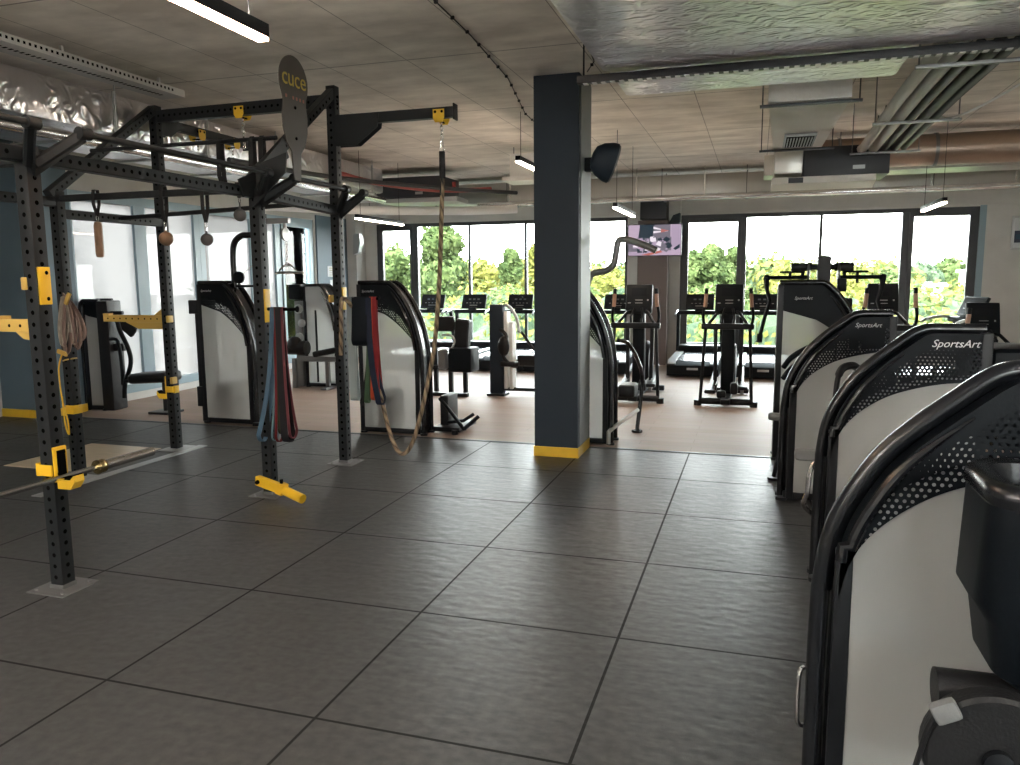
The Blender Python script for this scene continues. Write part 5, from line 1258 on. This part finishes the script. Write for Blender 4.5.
# ------------------------------------------------------------------ cross trainers
GC = 'cross trainers'
def cross_trainer(label, x, y, rz=0.):
    t = thing('cross_trainer', label, 'cross trainer', (x, y, 0), rz, GC)
    m = MB(); m.cyl((-.34, 0, .06), (.34, 0, .06), .042, 14); m.box((0, 0, .06), (.5, .07, .06), bev=.02); m.build('rear_crossbar', 'black', t)
    for s in (-1, 1):
        m = MB(); m.cyl((s*.35, 0, 0), (s*.35, 0, .07), .05, 14); m.build('foot', 'vinyl', t)
        m = MB(); m.tube([(s*.32, 0, .08), (s*.275, .05, 1.03)], .022, 10); m.build('upright', 'black', t)
        m = MB(); m.tube(smooth_path([(s*.26, .06, 1.02), (s*.30, .06, 1.08), (s*.31, .05, 1.18), (s*.29, .04, 1.32), (s*.275, .03, 1.44)], 5), .020, 10)
        arm = m.build('arm_lever', 'plastic', t)
        m = MB(); m.cyl((s*.288, .04, 1.28), (s*.276, .03, 1.45), .025, 10); m.build('contact_grip', 'copper_grip', arm)
        m = MB(); m.cyl((s*.276, .03, 1.45), (s*.272, .03, 1.52), .024, 10); m.build('grip_cap', 'plastic', arm)
        m = MB(); m.tube([(s*.26, .08, 1.03), (s*.14, .25, 1.20), (s*.07, .42, 1.22)], .020, 8); m.tube([(s*.06, .12, 1.02), (s*.08, .16, 1.14), (s*.05, .3, 1.25)], .016, 8); m.build('link_arm', 'plastic', t)
        m = MB(); m.beam((s*.16, .5, .16), (s*.17, .52, 1.0), .05, .06, up=(0, 1, 0)); m.build('mast_side', 'black', t)
        m = MB(); m.box((s*.20, -.0+s*.06+.25, .20+s*.02), (.14, .42, .05), bev=.02); m.box((s*.13, .25+s*.06, .24), (.02, .42, .07), bev=.008); m.build('pedal', 'vinyl', t)
        m = MB(); m.beam((s*.20, .1, .17), (s*.18, 1.1, .38), .045, .05); m.build('pedal_arm', 'grey_metal', t)
    m = MB(); m.box((0, .06, 1.03), (.66, .07, .075), bev=.015); m.build('top_crossbar', 'black', t)
    m = MB(); m.box((0, .42, .66), (.17, .14, 1.10), bev=.03, seg=2); m.build('column', 'plastic', t)
    m = MB(); m.lathe([(.05, -.11), (.30, -.09), (.33, -.04), (.33, .04), (.30, .09), (.05, .11)], (0, 1.05, .42), 'x', 28); m.build('flywheel_cover', 'plastic', t)
    m = MB(); m.box((0, .5, .07), (.12, 1.3, .07), bev=.015); m.box((0, 1.15, .05), (.56, .09, .08), bev=.02); m.build('base_beam', 'black', t)
    m = MB(); m.box((-.06, .10, .14), (.12, .10, .10), bev=.03); m.box((.10, .12, .22), (.10, .12, .16), bev=.04); m.build('pivot_guard', 'vinyl', t)
    m = MB(); m.box((0, .40, 1.37), (.36, .07, .40), Euler((-.22, 0, 0)), bev=.02); c = m.build('console', 'plastic', t)
    m = MB(); R = Euler((-.22, 0, 0)).to_matrix(); ctr = V((0, .40, 1.37))
    def on(a, b, wd, hh, mi, k=0):
        f = lambda u, v: ctr+R @ V((u, -.0362-.0004*k, v)); m.poly([f(a-wd/2, b-hh/2), f(a+wd/2, b-hh/2), f(a+wd/2, b+hh/2), f(a-wd/2, b+hh/2)], mi)
    on(0, .09, .20, .11, 0); on(0, -.02, .10, .01, 1, 1); on(0, -.06, .10, .008, 1, 1); on(-.13, -.06, .04, .01, 1, 1); on(.12, -.02, .02, .02, 1, 1); on(0, -.13, .24, .05, 0)
    m.build('display', ['screen', 'silver'], c, None, 0)
    return t
ct = cross_trainer('left cross trainer, below the television', -.97, 7.95)
copy_thing(ct, (.22, 7.94, 0), 0, 'right cross trainer, in front of the opening sash right of the television', GC)
copy_thing(ct, (2.12, 8.0, 0), math.radians(6), 'cross trainer behind the right row, left of the rightmost window post', GC)
_c = copy_thing(ct, (2.84, 6.4, 0), math.radians(6), 'cross trainer at the right edge below the grey wall, nearest of the four', GC); _c.scale = (.88, .88, .88)

# ------------------------------------------------------------------ cropped machine in the lower right corner
t = thing('seated_machine', 'black machine cropped by the lower right corner, with a cup-holder console and a round cam', 'gym machine', (1.315, -.30, 0))
m = MB()
def rrect(cx, cy, w, d, r, z, n=6):
    o = []
    for sx, sy, a0 in ((1, 1, 0), (-1, 1, PI/2), (-1, -1, PI), (1, -1, 3*PI/2)):
        for k in range(n+1):
            a = a0+PI/2*k/n; o.append(V((cx+sx*(w/2-r)+r*math.cos(a), cy+sy*(d/2-r)+r*math.sin(a), z)))
    return o
def loft(m, rings, mi=0, cap0=True, cap1=True):
    R = [[m.bm.verts.new(p) for p in r] for r in rings]; n = len(R[0])
    for a, b in zip(R, R[1:]):
        for k in range(n): m.bm.faces.new((a[k], a[(k+1) % n], b[(k+1) % n], b[k])).material_index = mi
    if cap0: m.bm.faces.new(R[0][::-1]).material_index = mi
    if cap1: m.bm.faces.new(R[-1]).material_index = mi
loft(m, [rrect(.07, 0, .30, .26, .07, .645), rrect(.025, 0, .40, .32, .08, .715), rrect(.015, 0, .42, .33, .09, .84), rrect(-.005, 0, .44, .34, .09, .89), rrect(.0, 0, .43, .35, .09, 1.135)])
m.build('console_housing', 'plastic', t, None, 40)
m = MB(); loft(m, [rrect(0, 0, .43, .35, .09, 1.135), rrect(0, 0, .45, .37, .10, 1.15), rrect(0, 0, .44, .36, .10, 1.18), rrect(0, 0, .41, .33, .09, 1.19), rrect(.0, 0, .34, .26, .07, 1.185), rrect(.0, 0, .32, .24, .06, 1.12)], 0, False, True); m.build('rim', 'gloss', t, None, 60)
m = MB(); loft(m, [rrect(0, 0, .30, .22, .06, 1.121), rrect(0, 0, .30, .22, .06, 1.135)]); m.build('tray_mat', mat('tray_brown', (.22, .13, .10), .6), t)
m = MB(); m.cyl((-.285, -.04, .625), (.12, -.04, .63), .055, 20); m.build('roller_pad', 'vinyl', t)
m = MB(); m.lathe([(.04, -.04), (.145, -.038), (.155, -.03), (.155, .02), (.14, .028), (.03, .03)], (-.18, -.16, .545), 'y', 36); m.build('cam_disc', 'vinyl', t)
m = MB(); m.lathe([(.012, -.02), (.032, -.016), (.034, 0), (.02, .01)], (-.18, -.205, .545), 'y', 20); m.build('cam_hub', 'gloss', t)
m = MB(); m.box((-.295, -.205, .655), (.06, .03, .05), Euler((0, -.5, 0)), bev=.01); m.build('cable_clamp', 'grey_pad', t)
m = MB(); m.tube(smooth_path([(-.315, -.205, .64), (-.33, -.20, .59), (-.35, -.19, .48), (-.38, -.18, .3), (-.39, -.16, .04)], 6), .007, 8); m.build('cable', 'vinyl', t)
m = MB(); m.span((.03, -.05, .03), (.13, .05, .70), bev=.01); m.span((-.42, -.22, 0), (.35, .2, .04), bev=.008); m.span((-.18, -.13, .50), (.08, .0, .58), bev=.006); m.build('stand', 'black', t)
